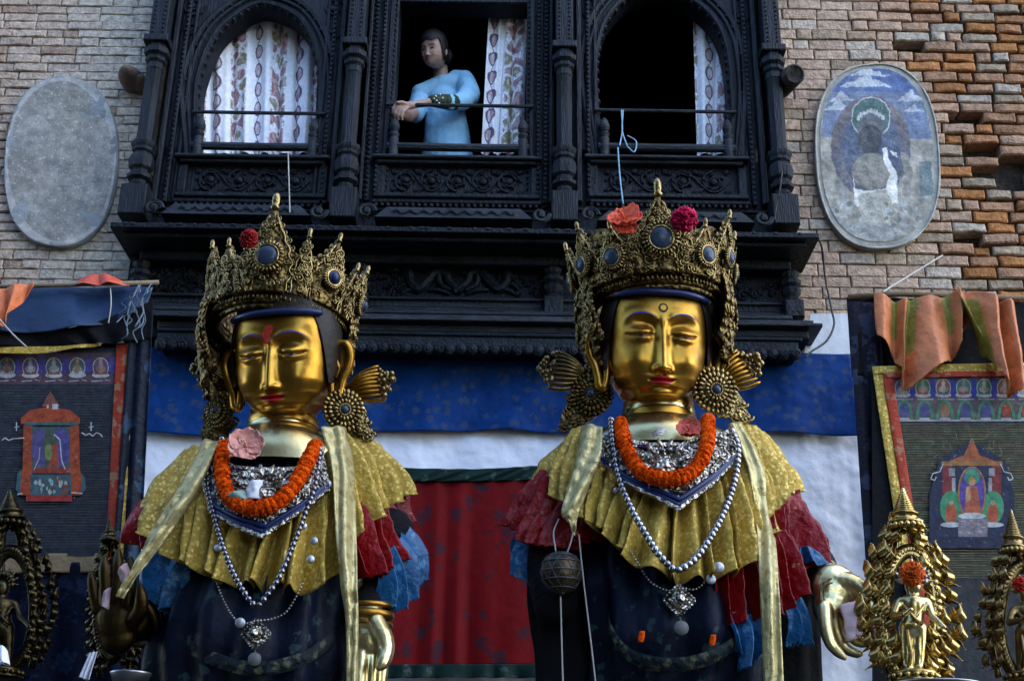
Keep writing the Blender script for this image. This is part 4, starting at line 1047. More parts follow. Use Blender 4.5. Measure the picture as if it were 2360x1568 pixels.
    def spot(s, mb, X, Z, rx, rz, off, n=18):
        mb.grid(lambda u, v: s.pt(X + rx * v * math.cos(2 * PI * u), Z + rz * v * math.sin(2 * PI * u), off), n, 4, close=True)

def limb(mb, pts, n=12):
    """tapered limb through (point, radius) joints, closed with balls: material for a voxel remesh"""
    for i, (p, r) in enumerate(pts):
        mb.sph(p, r, n, 8)
        if i:
            q, r0 = pts[i - 1]; p = V(p); q = V(q); k = 5
            mb.tube([q.lerp(p, t / k) for t in range(k + 1)], [lerp(r0, r, t / k) for t in range(k + 1)], n)
def bend(pts, n=10):
    """smooth a joint list [(x, y, z, r)...]"""
    return [(V(q[:3]), q[3]) for q in (crv(pts, i / n) for i in range(n + 1))]

# ------------------------------------------------------------------ crowned gilded statues
def statue(cfg):
    Y0 = cfg['Y']; cx = cfg['cx']; oy = cfg['oy']; sx = cfg.get('sx', 1.0)
    rnd = random.Random(cfg['seed'])
    def dch(px, py):
        t = (py - oy) / 330.0
        if t < 0: base = .15 + .02 * t * 10
        else: base = .17 + clamp(t, 0, 1) * .19
        return base - .33 * (abs(px - cx) / 300.0) ** 2.2
    S = lambda px, py, d=0.0: P(px, py, Y0 - d)
    C = lambda px, py, d=0.0: P(px, py, Y0 - dch(px, py) - d)
    st = thing('gilded_statue', cfg['label'], 'statue', (S(cx, 1400).x, Y0, .05), 'large crowned gilded statues')
    axis = S(cx, 1100); ax2 = V((axis.x, Y0 + .08, 0))
    out = lambda p: V((p.x - ax2.x, p.y - ax2.y, 0)).normalized()
    # ---- body in its robe, down to the plinth
    def loft(name, levels, material, n=48, parent=st, rough=0.0, sub=8):
        m = MB(); L_ = []
        for i in range((len(levels) - 1) * sub + 1): L_.append(crv(levels, i / ((len(levels) - 1) * sub)))
        def fn(u, v):
            k = v * (len(L_) - 1); py, xl, xr, df, db = L_[min(len(L_) - 1, int(round(k)))]
            a, b = S(xl, py), S(xr, py); c = (a + b) / 2; h = (b - a).length / 2; g_ = 2 * PI * u
            x = c.x + h * math.cos(g_); y = Y0 - (df if math.sin(g_) > 0 else db) * math.sin(g_)
            p = V((x, y, c.z))
            if rough: p += V((math.cos(g_), -math.sin(g_), 0)) * rough * (nz(p.x * 6, p.y * 6, p.z * 3.5) + .5 * math.sin(g_ * 14 + p.z * 3))
            return p
        m.grid(fn, n, len(L_) - 1, close=True)
        return m.build(name, material, parent)
    loft('robe', cfg['robe'], NAVY, 120, rough=.036)
    loft('cloak', cfg['cloak'], BLACKC, 64, rough=.02)
    loft('chest', cfg['chest'], GOLDL, 56)
    loft('neck', cfg['neck'], GOLD, 56)
    for bi, line in enumerate(cfg['hems']):
        m = MB()
        def hp_(a, b, o_):                      # a point on the robe front
            L_ = cfg['robe']; k = 0
            for i in range(len(L_) - 1):
                if L_[i][0] <= b <= L_[i + 1][0]: k = i + (b - L_[i][0]) / (L_[i + 1][0] - L_[i][0])
            q = crv(L_, k / (len(L_) - 1)); c_ = (q[1] + q[2]) / 2; h_ = (q[2] - q[1]) / 2
            return S(a, b, q[3] * math.sqrt(max(.02, 1 - ((a - c_) / h_) ** 2)) + o_)
        pts = [crv(line, i / 60) for i in range(61)]
        m.grid(lambda u, v: hp_(crv(line, u)[0], crv(line, u)[1] + (v - .5) * 34, .014 + .006 * math.sin(PI * v) + .006 * nz(u * 22, v * 3, bi)), 80, 5)
        m.build('embroidered_hem', HEM, st)
    # plinth under the robe
    m = MB(); r_ = .55; m.lathe((axis.x, Y0 + .05, .05), [(r_, 0), (r_, .12), (r_ * .9, .16), (r_ * .9, .3), (r_, .34), (r_, .42)], 32); m.build('plinth', GOLDD, st)

    # ---- head
    hp = S(*cfg['chin']); HM = Matrix.Translation(hp) @ Matrix.Rotation(R(cfg['yaw']), 4, 'Z') @ Matrix.Rotation(R(cfg['tilt']), 4, 'Y') @ Matrix.Rotation(R(cfg['nod']), 4, 'X')
    H = Head(cfg['hw'], cfg['H'])
    m = MB(HM); H.mesh(m)
    head = m.build('head', GOLD, st)
    m = MB(HM)
    for s_ in (-1, 1):
        H.strip(m, lambda X: H.browz(abs(X)) - .006 * math.sin(clamp((abs(X) - .12) / .66) * PI), lambda X: H.browz(abs(X)) + .007 * math.sin(clamp((abs(X) - .12) / .66) * PI), s_ * .13, s_ * .77, .0016)
    m.build('eyebrow', BROW, head)
    for s_ in (-1, 1):
        m = MB(HM); H.strip(m, lambda X: H.lidz(abs(X)) - .014 * math.sin(clamp((abs(X) - .2) / .48) * PI), lambda X: H.lidz(abs(X)) + .001 * math.sin(clamp((abs(X) - .2) / .48) * PI), s_ * .205, s_ * .67, .0015)
        m.mi = 1; H.strip(m, lambda X: H.lidz(abs(X)) - .013 * math.sin(clamp((abs(X) - .3) / .26) * PI), lambda X: H.lidz(abs(X)) + .001, s_ * .31, s_ * .55, .0026)
        m.mi = 2; H.strip(m, lambda X: H.lidz(abs(X)) - .012 * math.sin(clamp((abs(X) - .4) / .1) * PI), lambda X: H.lidz(abs(X)) + .001, s_ * .40, s_ * .49, .0034, 10)
        m.build('eye', [EYEL, EYEW, NAVYG], head)
    m = MB(HM)
    lw = .265
    H.strip(m, lambda X: H.lipz(abs(X)) - .001, lambda X: H.lipz(abs(X)) + (.050 - .012 * gs(X, .04)) * max(0, 1 - (abs(X) / lw) ** 1.5), -lw, lw, .0016)
    H.strip(m, lambda X: H.lipz(abs(X)) - .052 * max(0, 1 - (abs(X) / lw) ** 2), lambda X: H.lipz(abs(X)) + .001, -lw, lw, .0016)
    m.build('lips', LIP, head)
    m = MB(HM)
    if cfg['mark'] == 'ring':
        H.spot(m, 0, .885, .060, .030, .0028); m.mi = 1; H.spot(m, 0, .885, .098, .050, .0016)
        m.build('forehead_mark', [GOLD, mat('dark_ring_paint', (.05, .015, .01), .5)], head)
    else:
        H.spot(m, -.02, .86, .10, .062, .0018)
        H.strip(m, lambda X: .70 + .25 * abs(X + .06), lambda X: .86, -.15, .02, .0014, 12)
        m.build('forehead_mark', TILAK, head)
    # ears
    for s_ in (-1, 1):
        m = MB(HM); hw = H.hw
        rim = [(1.0, -.05, .62), (1.14, .0, .73), (1.30, .04, .71), (1.37, .06, .60), (1.32, .05, .46), (1.22, .02, .34), (1.16, .0, .22), (1.13, -.02, .12), (1.04, -.04, .10), (.99, -.05, .22), (.99, -.05, .42)]
        q = [V(crv([(s_ * a * hw, b * hw - .01, c * H.H) for a, b, c in rim], i / 50)) for i in range(51)]
        m.tube(q, [.017 if 8 < i < 42 else .013 for i in range(51)], 8)
        m.grid(lambda u, v: V((s_ * hw * lerp(.96, lerp(1.12, 1.33, sstep(.1, .8, v)), u), hw * (.02 + .08 * u) + .004, H.H * lerp(.13, .70, v))) , 8, 12)
        m.tube([V((s_ * 1.08 * hw, -.02, .55 * H.H)), V((s_ * 1.14 * hw, -.0, .45 * H.H)), V((s_ * 1.08 * hw, -.02, .34 * H.H))], .010, 8)
        m.build('ear', GOLD, head)
    # hair cap and dark band over the brow
    m = MB(HM)
    def hair(u, v):
        a = 2 * PI * u; Z = lerp(.30, 1.36, v)
        front = math.cos(a)
        z0 = lerp(.28, 1.03, sstep(.25, .62, front))
        Z = lerp(z0, 1.36, v); w_, f = H.wf(min(Z, 1.1))
        k = 1.05 if v < .9 else 1.0
        n_ = 2.3
        k2 = k + .09 * sstep(.55, .1, front)
        return V((w_ * k2 * math.copysign(abs(math.sin(a)) ** (2 / n_), math.sin(a)), -f * (k + (.10 if front < 0 else .03)) * math.copysign(abs(front) ** (2 / n_), front), Z * H.H))
    m.grid(hair, 72, 14, close=True); m.build('hair', HAIR, head)
    m = MB(HM)
    for q, (Z, r_) in enumerate(((1.045, .012),)):
        pts = []
        for i in range(41):
            a = R(lerp(-62, 62, i / 40)); w_, f = H.wf(Z)
            pts.append(V((w_ * 1.12 * math.copysign(abs(math.sin(a)) ** .9, math.sin(a)), -f * 1.14 * abs(math.cos(a)) ** .9, Z * H.H)))
        m.tube(pts, r_, 8)
    m.build('brow_band', BLUEG, head)

    # ---- crown
    cw = cfg['crown']
    KM = Matrix.Translation(S(*cw['at'])) @ Matrix.Rotation(R(cw['yaw']), 4, 'Z') @ Matrix.Rotation(R(cw.get('tilt', 0)), 4, 'Y') @ Matrix.Rotation(R(cw['nod']), 4, 'X')
    R0 = cw['r']; FL = math.tan(R(cw['flare']))
    def cs(az, z, off=0.0):
        a = R(az); r_ = R0 + FL * z - .10 * max(0, z - .3) + off; el = 1.0
        return V((r_ * math.sin(a), -r_ * math.cos(a) * .96, z))
    def frame(az):
        a = R(az); ux = V((math.cos(a), math.sin(a), 0)); uz = V((math.sin(a) * FL, -math.cos(a) * FL, 1)).normalized(); return ux, uz
    m = MB(KM)                                # band
    for z, r_, dr in ((-.018, .012, .006), (.004, .017, .012), (.026, .010, .008)):
        m.tube([cs(az, z, dr) for az in range(-180, 181, 5)], r_, 8)
    for k in range(96): m.sph(cs(k * 3.75, .006, .03), (.0065, .0065, .012), 6, 4)
    crown = m.build('crown', GOLDD, st)
    m = MB(KM)                                # pierced wall of the crown
    wallh = lambda az: cw['wall'] * (1 + .10 * math.cos(R(az) * 7)) * (1 - .25 * sstep(95, 150, abs(az)))
    m.grid(lambda u, v: cs(lerp(-150, 150, u), .02 + v * wallh(lerp(-150, 150, u)), .006 * nz(u * 90, v * 16) + .010 * math.sin(v * PI)), 200, 16)
    solid(m.build('wall', GOLDD, crown), .006)
    m = MB(KM)
    for k in range(cw.get('n', 270)):
        az = rnd.uniform(-135, 135); z = rnd.uniform(.04, cw['wall'] * .98); ux, uz = frame(az); r_ = rnd.uniform(.013, .027)
        spiral(m, cs(az, z, .018), ux, uz, r_, rnd.uniform(1.0, 1.5), rnd.choice((-1, 1)), rnd.uniform(.0025, .0038), 15, sides=5, a0=rnd.uniform(0, 6))
    for k in range(150):
        az = rnd.uniform(-135, 135); z = rnd.uniform(.04, cw['wall'] * 1.0); m.sph(cs(az, z, .018), rnd.uniform(.005, .010), 7, 5)
    for az in range(-130, 131, 13):
        for k in range(7):
            ux, uz = frame(az); a = k * 2 * PI / 7; m.sph(cs(az, .062, .026) + ux * .016 * math.cos(a) + uz * .016 * math.sin(a), .0065, 6, 4)
    m.build('scrollwork', GOLDO, crown)
    def leaf(az, wd, ht, gem, gm, tipmat=GOLDD, petals=26, base=.02, lean=0.0):
        ux, uz = frame(az)
        prof = [(0, .80), (.15, .96), (.32, 1.0), (.48, .86), (.62, .62), (.74, .40), (.86, .20), (.95, .08), (1, .02)]
        hwf = lambda v: wd * tab([p[0] for p in prof], [p[1] for p in prof], v) * (1 + .07 * math.sin(v * 40))
        def pt(u, v, off=0.0):
            x = (u * 2 - 1) * hwf(v); z = base + v * ht
            return cs(az + math.degrees(x / (R0 + FL * z)), z, .022 + .018 * (1 - (2 * u - 1) ** 2) + off + lean * v * ht)
        m = MB(KM); m.grid(lambda u, v: pt(u, v, .004 * nz(u * 9 + az, v * 14)), 16, 30)
        lf = solid(m.build('crown_leaf', tipmat, crown), .007)
        m = MB(KM)
        for s_ in (0, 1):                     # scroll edge
            n_ = int(ht / .028)
            for k in range(n_):
                v = (k + .5) / n_ * .93; c = pt(s_, v, .004); r_ = .021 * (1 - .45 * v) * (wd / .08) ** .4
                spiral(m, c, ux, uz, r_, 1.25, (1 if s_ else -1), .0034, 15, a0=(PI if s_ else 0) - .6)
            m.tube([pt(lerp(.5, s_, .78), t / 24 * .9, .012) for t in range(25)], .0045, 6)
            for k in range(int(n_ * 1.6)): m.sph(pt(lerp(.5, s_, .88), (k + .5) / (n_ * 1.6) * .92, .010), .0055, 6, 4)
        for k in range(int(36 * ht / .3)):
            v = rnd.uniform(.05, .8); u = rnd.uniform(.15, .85)
            spiral(m, pt(u, v, .012), ux, uz, rnd.uniform(.010, .02), 1.2, rnd.choice((-1, 1)), .0032, 13, a0=rnd.uniform(0, 6))
        # finial
        tip = pt(.5, 1.0, .0); ax_ = (uz + V((0, 0, .3))).normalized()
        fr = .0145 * (wd / .09) ** .5 if abs(az) < 3 else .0085
        m.lathe(tip - ax_ * .012, [(fr * .9, 0), (fr * 1.2, fr * .6), (fr * .8, fr * 1.2), (fr * 1.0, fr * 2), (fr * 1.05, fr * 3.2), (fr * .7, fr * 4.2), (fr * .2, fr * 4.7)], 12, axis=ax_)
        m.build('leaf_scrolls', GOLDO, lf)
        if gem:
            gv = cw.get('gv', .36) if abs(az) < 3 else .38
            c = pt(.5, gv, .012); nrm = ux.cross(uz).normalized()
            if nrm.dot(V((math.sin(R(az)), -math.cos(R(az)), 0))) < 0: nrm = -nrm
            q = Matrix((ux, uz, nrm)).transposed()
            m = MB(KM)
            for k in range(petals):
                a = 2 * PI * k / petals; dr = ux * math.cos(a) + uz * math.sin(a)
                m.tube([c + dr * gem * 1.08 + nrm * .012, c + dr * gem * 1.35 + nrm * .012, c + dr * gem * 1.62 + nrm * .006], [.0045, .0052, .002], 6)
            m.tube([c + (ux * math.cos(a) + uz * math.sin(a)) * gem * 1.03 + nrm * .013 for a in [2 * PI * i / 32 for i in range(33)]], .006, 6, caps=False)
            m.build('gem_setting', GOLDO if abs(az) > 3 else cfg.get('setmat', GOLDO), lf)
            m = MB(KM); m.sph(c + nrm * .010, (gem, gem, .016), 22, 12, q)
            if abs(az) > 3 and cfg['seed'] == 1: m.sph(c + nrm * .022, (gem * .62, gem * .74, .010), 18, 8, q)
            m.build('gem', gm, lf)
    for (az, wd, ht, gem, g_) in cw['leaves']: leaf(az, wd, ht, gem, g_)
    # side sheets hanging behind the ears
    for s_ in (-1, 1):
        m = MB(KM)
        zb = lambda u: -.27 + .10 * (2 * u - 1) ** 2
        a0_ = cw.get('az0', 60) if s_ > 0 else 60
        def sp(u, v, off=0.0):
            az = s_ * lerp(a0_, 150, u); z = lerp(zb(u), .05, v); a = R(az); r_ = R0 + .008 + .045 * math.sin(v * 2.2) + off + .012 * math.sin(u * 30)
            return V((r_ * math.sin(a), -r_ * math.cos(a), z))
        m.grid(lambda u, v: sp(u, v, .006 * nz(u * 20, v * 20, s_)), 40, 30)
        solid(m.build('side_sheet', GOLDD, crown), .006)
        m = MB(KM)
        for k in range(120):
            u, v = rnd.uniform(0, 1), rnd.uniform(0, 1); az = s_ * lerp(a0_, 150, u); ux, uz = frame(az)
            spiral(m, sp(u, v, .010), ux, V((0, 0, 1)), rnd.uniform(.012, .026), 1.25, rnd.choice((-1, 1)), .0046, 14, a0=rnd.uniform(0, 6))
        for k in range(16):
            v = k / 15; u0 = .0 if k % 2 else .08
            ux, uz = frame(s_ * 66); spiral(m, sp(u0, v, .010), ux, V((0, 0, 1)), .015, 1.2, s_, .004, 14)
        m.build('side_scrolls', GOLDM, crown)
    # ---- wing brushes and ear discs
    for (bx, by, tx, ty, wd, d, mt) in cfg['wings']:
        m = MB(); a = S(bx, by, d); b = S(tx, ty, d + .02); dr = (b - a); pr = V((-dr.z, 0, dr.x)).normalized()
        for k in range(9):
            t = (k - 4) / 4.0; e = b + pr * wd * t; n_ = 10
            mid = a.lerp(e, .55) + pr * wd * .25 * t + V((0, -.03 * (1 - t * t), 0))
            pts = [V(crv([tuple(a), tuple(mid), tuple(e)], i / n_)) for i in range(n_ + 1)]
            m.tube(pts, [lerp(.010, .018, math.sin(PI * i / n_ * .8 + .3)) * (.8 if i < n_ else .3) for i in range(n_ + 1)], 7, flat=.5)
        fan = m.build('ear_fan', mt, st)
        m = MB(); tip = b - dr.normalized() * .015
        for k in range(46):
            t = rnd.uniform(0, 1); q = tip + dr.normalized() * (.06 * t) + pr * rnd.uniform(-1, 1) * wd * (1.05 - .9 * t) + V((0, rnd.uniform(-.03, .02), 0)); m.sph(q, rnd.uniform(.006, .012), 7, 5)
        m.build('bead_cluster', cfg['beadmat'], fan)
    for (ex, ey, er, d, turn, mt, pend) in cfg['earrings']:
        c = S(ex, ey, d); k_ = mpp(ex, ey, Y0 - d); r_ = er * k_
        EM = Matrix.Translation(c) @ Matrix.Rotation(R(turn), 4, 'Z') @ Matrix.Rotation(R(8), 4, 'X')
        m = MB(EM)
        m.lathe((0, .012, 0), [(r_ * .95, 0), (r_ * .92, .012), (r_ * .6, .030), (.01, .034)], 32, axis=(0, -1, 0))
        for rr, n_, ln, th in ((.95, 26, .15, .0080), (.70, 22, .15, .0072), (.44, 16, .14, .0062)):
            for k in range(n_):
                a = 2 * PI * k / n_; dr = V((math.cos(a), 0, math.sin(a))); y_ = -.012 - .03 * (1 - rr)
                m.sph(dr * r_ * rr + V((0, y_, 0)), (th * 1.1, th, r_ * ln), 7, 5, Matrix.Rotation(PI / 2 - a, 3, 'Y'))
        e = m.build('ear_disc', mt, st)
        m = MB(EM); m.sph((0, -.022, 0), (r_ * .24, .02, r_ * .24), 18, 10); m.build('gem', cfg['eargem'], e)
        m = MB(EM); 
        for k in range(18): a = 2 * PI * k / 18; m.sph((r_ * .27 * math.cos(a), -.030, r_ * .27 * math.sin(a)), .005, 6, 4)
        m.build('bead_ring', mt, e)
        m = MB(); pl = [S(a, b, d - .02) for a, b in pend]; m.prism(pl, (0, .02, 0)); 
        pp = m.build('ear_pendant', mt, st, smooth=False)
        m = MB(); cxp = sum(a for a, b in pend) / len(pend); cyp = sum(b for a, b in pend) / len(pend)
        for k in range(34):
            i = rnd.randrange(len(pend)); t = rnd.random(); a, b = lerp(pend[i][0], pend[i - 1][0], t), lerp(pend[i][1], pend[i - 1][1], t); s2 = rnd.uniform(.15, 1)
            spiral(m, S(lerp(cxp, a, s2), lerp(cyp, b, s2), d - .014), V((1, 0, 0)), V((0, 0, 1)), rnd.uniform(.014, .026), 1.3, rnd.choice((-1, 1)), .0055, 15)
        m.build('pendant_scrolls', mt, pp)

    # ---- tiers of cloth over the shoulders
    def tier(name, top, bot, mt, npl, amp, seed, d0=0.0, bulge=.05, fray=.012, crumple=1.5, nu=260, nv=46):
        f = lambda L_: [(a, b, Y0 - (dch(a, b) if len(q_) < 3 else q_[2]) - d0) for q_ in L_ for a, b in (q_[:2],)]
        return sheet(name, f(top), f(bot), mt, npl, amp, nu, nv, seed, .9, bulge, parent=st, fray=fray, edge=.2, out=out, wander=1.25, crumple=crumple)
    for q_ in cfg['tiers']: tier(*q_)
    for (nm, A, B, mt, d0, seed) in cfg['sashes']:
        g_ = lambda q: (q[0], q[1], Y0 - q[2]) if len(q) > 2 else (q[0], q[1], (Y0 - dch(*q) if q[1] < 1330 else Y0 - cfg['sd']) - d0)
        t_ = [g_(q) for q in A]; b_ = [g_(q) for q in B]
        m = MB(); n_ = 90
        def fn(u, v):
            p = V(crv([tuple(P(*q)) for q in t_], v)).lerp(V(crv([tuple(P(*q)) for q in b_], v)), u)
            p.y += -.018 * math.sin(u * PI) + .010 * math.sin(u * 9 + v * 7 + seed) + .012 * nz(v * 14, u * 2, seed); return p
        m.grid(fn, 12, n_); solid(m.build(nm, mt, st), .004)

    # ---- breastplate
    top, bot = cfg['collar']
    m = MB()
    q = lambda u, v, d=.05: (lambda a: C(a[0], a[1], d))(tuple(lerp(x, y, v) for x, y in zip(lin(top, u), lin(bot, u))))
    m.grid(lambda u, v: q(u, v, .085 + .012 * math.sin(PI * v) + .004 * nz(u * 40, v * 14)), 90, 24)
    bp = solid(m.build('breastplate', cfg['collarmat'], st), .008)
    m = MB()
    for k in range(150):
        u, v = rnd.uniform(.02, .98), rnd.uniform(.12, .80)
        spiral(m, q(u, v, .103), V((1, 0, 0)), V((0, -.25, 1)).normalized(), rnd.uniform(.010, .024), 1.25, rnd.choice((-1, 1)), .0044, 14, a0=rnd.uniform(0, 6))
    for k in range(110): m.sph(q(rnd.random(), rnd.uniform(.1, .82) , .101), rnd.uniform(.005, .011), 7, 5)
    for k in range(60): m.sph(q(k / 59, .04, .099), .0095, 7, 5)
    for k in range(96): m.sph(q(k / 95, .995, .097), .0085, 6, 4)
    cc = q(.5, .42, .110)
    m.sph(cc, (.05, .03, .034), 14, 10)
    for k in range(14):
        a = 2 * PI * k / 14; dr = V((math.cos(a), -.1, math.sin(a))); m.tube([cc + dr * .045, cc + dr * .075 + V((0, -.012, 0)), cc + dr * .10], [.008, .011, .004], 6)
    m.build('relief', cfg['collarmat'], bp)
    m = MB()
    for v, r_ in ((.11, .006), (.86, .010), (.94, .008)): m.tube([q(i / 90, v, .099) for i in range(91)], r_, 6)
    m.build('blue_inlay', BLUEG, bp)
    return st, dch, S, C, HM, KM, cs, H

YS = 4.42
cfgR = dict(label='right crowned gilded statue with a dark ring painted on its forehead', seed=2, Y=YS, cx=1545, oy=1000, chin=(1508, 924, .06), hw=.180, H=.345, yaw=4, tilt=1.0, nod=7, mark='ring', sd=.30,
    robe=[(985, 1480, 1590, .05, .05), (1040, 1400, 1670, .11, .1), (1110, 1320, 1750, .13, .15), (1200, 1312, 1775, .18, .18), (1310, 1322, 1780, .24, .18), (1400, 1335, 1785, .30, .18), (1480, 1345, 1790, .33, .18), (1568, 1352, 1790, .29, .18), (1760, 1345, 1800, .22, .18), (2300, 1330, 1830, .25, .2), (3300, 1300, 1900, .3, .25)],
    cloak=[(1010, 1420, 1660, .02, .16), (1090, 1290, 1800, .03, .18), (1180, 1240, 1850, .05, .2), (1300, 1232, 1882, .06, .22), (1450, 1228, 1886, .06, .22), (1600, 1235, 1894, .06, .22), (2300, 1230, 1910, .06, .25), (3300, 1220, 1950, .1, .3)],
    chest=[(950, 1432, 1602, .128, .10), (972, 1428, 1606, .13, .11), (990, 1400, 1640, .155, .12), (1015, 1350, 1700, .18, .14), (1050, 1300, 1770, .19, .16)],
    neck=[(860, 1448, 1592, .10, .09), (900, 1442, 1594, .115, .09), (918, 1440, 1596, .122, .1), (925, 1444, 1592, .118, .1), (932, 1437, 1598, .126, .1), (948, 1436, 1600, .13, .1), (953, 1441, 1596, .124, .1), (960, 1434, 1600, .132, .1), (976, 1432, 1604, .136, .1)],
    crown=dict(at=(1508, 706, .06), r=.225, flare=12, yaw=0, nod=0, tilt=-2.5, wall=.20, gv=.40, leaves=[(0, .094, .285, .042, NAVYG), (-34, .070, .19, .032, NAVYG), (34, .070, .19, .032, NAVYG), (-62, .075, .24, .030, NAVYG), (60, .075, .27, .026, NAVYG), (-19, .04, .17, 0, None), (19, .04, .17, 0, None), (-90, .07, .23, .026, NAVYG), (86, .07, .25, .026, NAVYG), (-120, .05, .2, 0, None), (120, .05, .2, 0, None)]),
    beadmat=GOLDM, eargem=NAVYG,
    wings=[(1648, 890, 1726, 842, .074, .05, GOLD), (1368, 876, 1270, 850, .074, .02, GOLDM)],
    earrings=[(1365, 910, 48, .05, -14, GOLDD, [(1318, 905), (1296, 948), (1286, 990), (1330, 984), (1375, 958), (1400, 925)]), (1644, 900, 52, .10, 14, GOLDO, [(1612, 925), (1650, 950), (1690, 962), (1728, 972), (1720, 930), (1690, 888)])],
    tiers=[('yellow_cape', [(1310, 1030, -.12), (1318, 1000, .0), (1345, 985, .10), (1420, 1030), (1500, 1080), (1570, 1080), (1650, 1030), (1690, 975, .10), (1740, 985, .02), (1770, 1020, -.12)],
            [(1262, 1108, -.16), (1268, 1112, .02), (1300, 1150, .16), (1350, 1195, .24), (1400, 1230, .28), (1455, 1292, .32), (1570, 1334, .37), (1680, 1322, .35), (1738, 1290, .28), (1772, 1222, .18), (1812, 1144, .04), (1806, 1124, -.16)], YEL, 27, .052, 1.3, .0, .02, .014, 1.8),
           ('red_tier', [(1246, 1080, .0), (1262, 1090, .12), (1330, 1150, .17), (1395, 1190, .19)], [(1186, 1212, -.0), (1204, 1244, .12), (1290, 1262, .18), (1392, 1232, .20)], REDB, 7, .045, 2.4, -.01, .0, .01, 2.5),
           ('red_tier', [(1636, 1280, .28), (1700, 1275, .27), (1754, 1262, .25)], [(1650, 1442, .31), (1700, 1438, .31), (1757, 1416, .28)], REDB, 4, .045, 3.7, -.02, .0, .008, 2.5),
           ('red_tier', [(1758, 1215, .24), (1800, 1165, .19), (1850, 1125, .10)], [(1770, 1424, .24), (1808, 1402, .22), (1836, 1336, .18), (1898, 1268, .12)], REDB, 5.5, .052, 4.7, -.0, .0, .01, 2.5),
           ('blue_tier', [(1206, 1190, .04), (1240, 1210, .10), (1270, 1240, .12)], [(1182, 1270, .04), (1216, 1342, .10), (1262, 1275, .12)], BLUB, 3, .03, 5.2, -.04, .02),
           ('blue_tier', [(1668, 1415, .28), (1720, 1415, .28), (1756, 1405, .26)], [(1688, 1500, .29), (1724, 1540, .30), (1754, 1450, .27)], BLUB, 3, .03, 6.1, -.0, .02),
           ('blue_tier', [(1802, 1390, .2), (1834, 1350, .18)], [(1816, 1480, .2), (1858, 1488, .18)], BLUB, 1.5, .025, 7.7, -.0, .02)],
    sashes=[('sash', [(1340, 980, .15), (1332, 1040, .23), (1314, 1110, .27), (1294, 1176, .30), (1304, 1194, .30)], [(1388, 984, .2), (1384, 1050, .27), (1362, 1110, .30), (1334, 1180, .31), (1324, 1236, .31)], SASH, .10, 1.0), ('sash', [(1680, 976), (1722, 1080), (1742, 1200), (1752, 1340), (1762, 1568), (1766, 1760)], [(1708, 978), (1762, 1080), (1784, 1200), (1794, 1340), (1804, 1568), (1810, 1760)], SASH, .09, 3.0)],
    collar=([(1366, 1010), (1440, 1012), (1500, 1020), (1570, 1020), (1630, 1000), (1690, 990)], [(1366, 1046), (1440, 1110), (1500, 1140), (1564, 1172), (1640, 1116), (1702, 1052)]), collarmat=SILVO, hems=[[(1402, 1420), (1408, 1450), (1440, 1500), (1500, 1526), (1570, 1530), (1640, 1512), (1700, 1478)]])
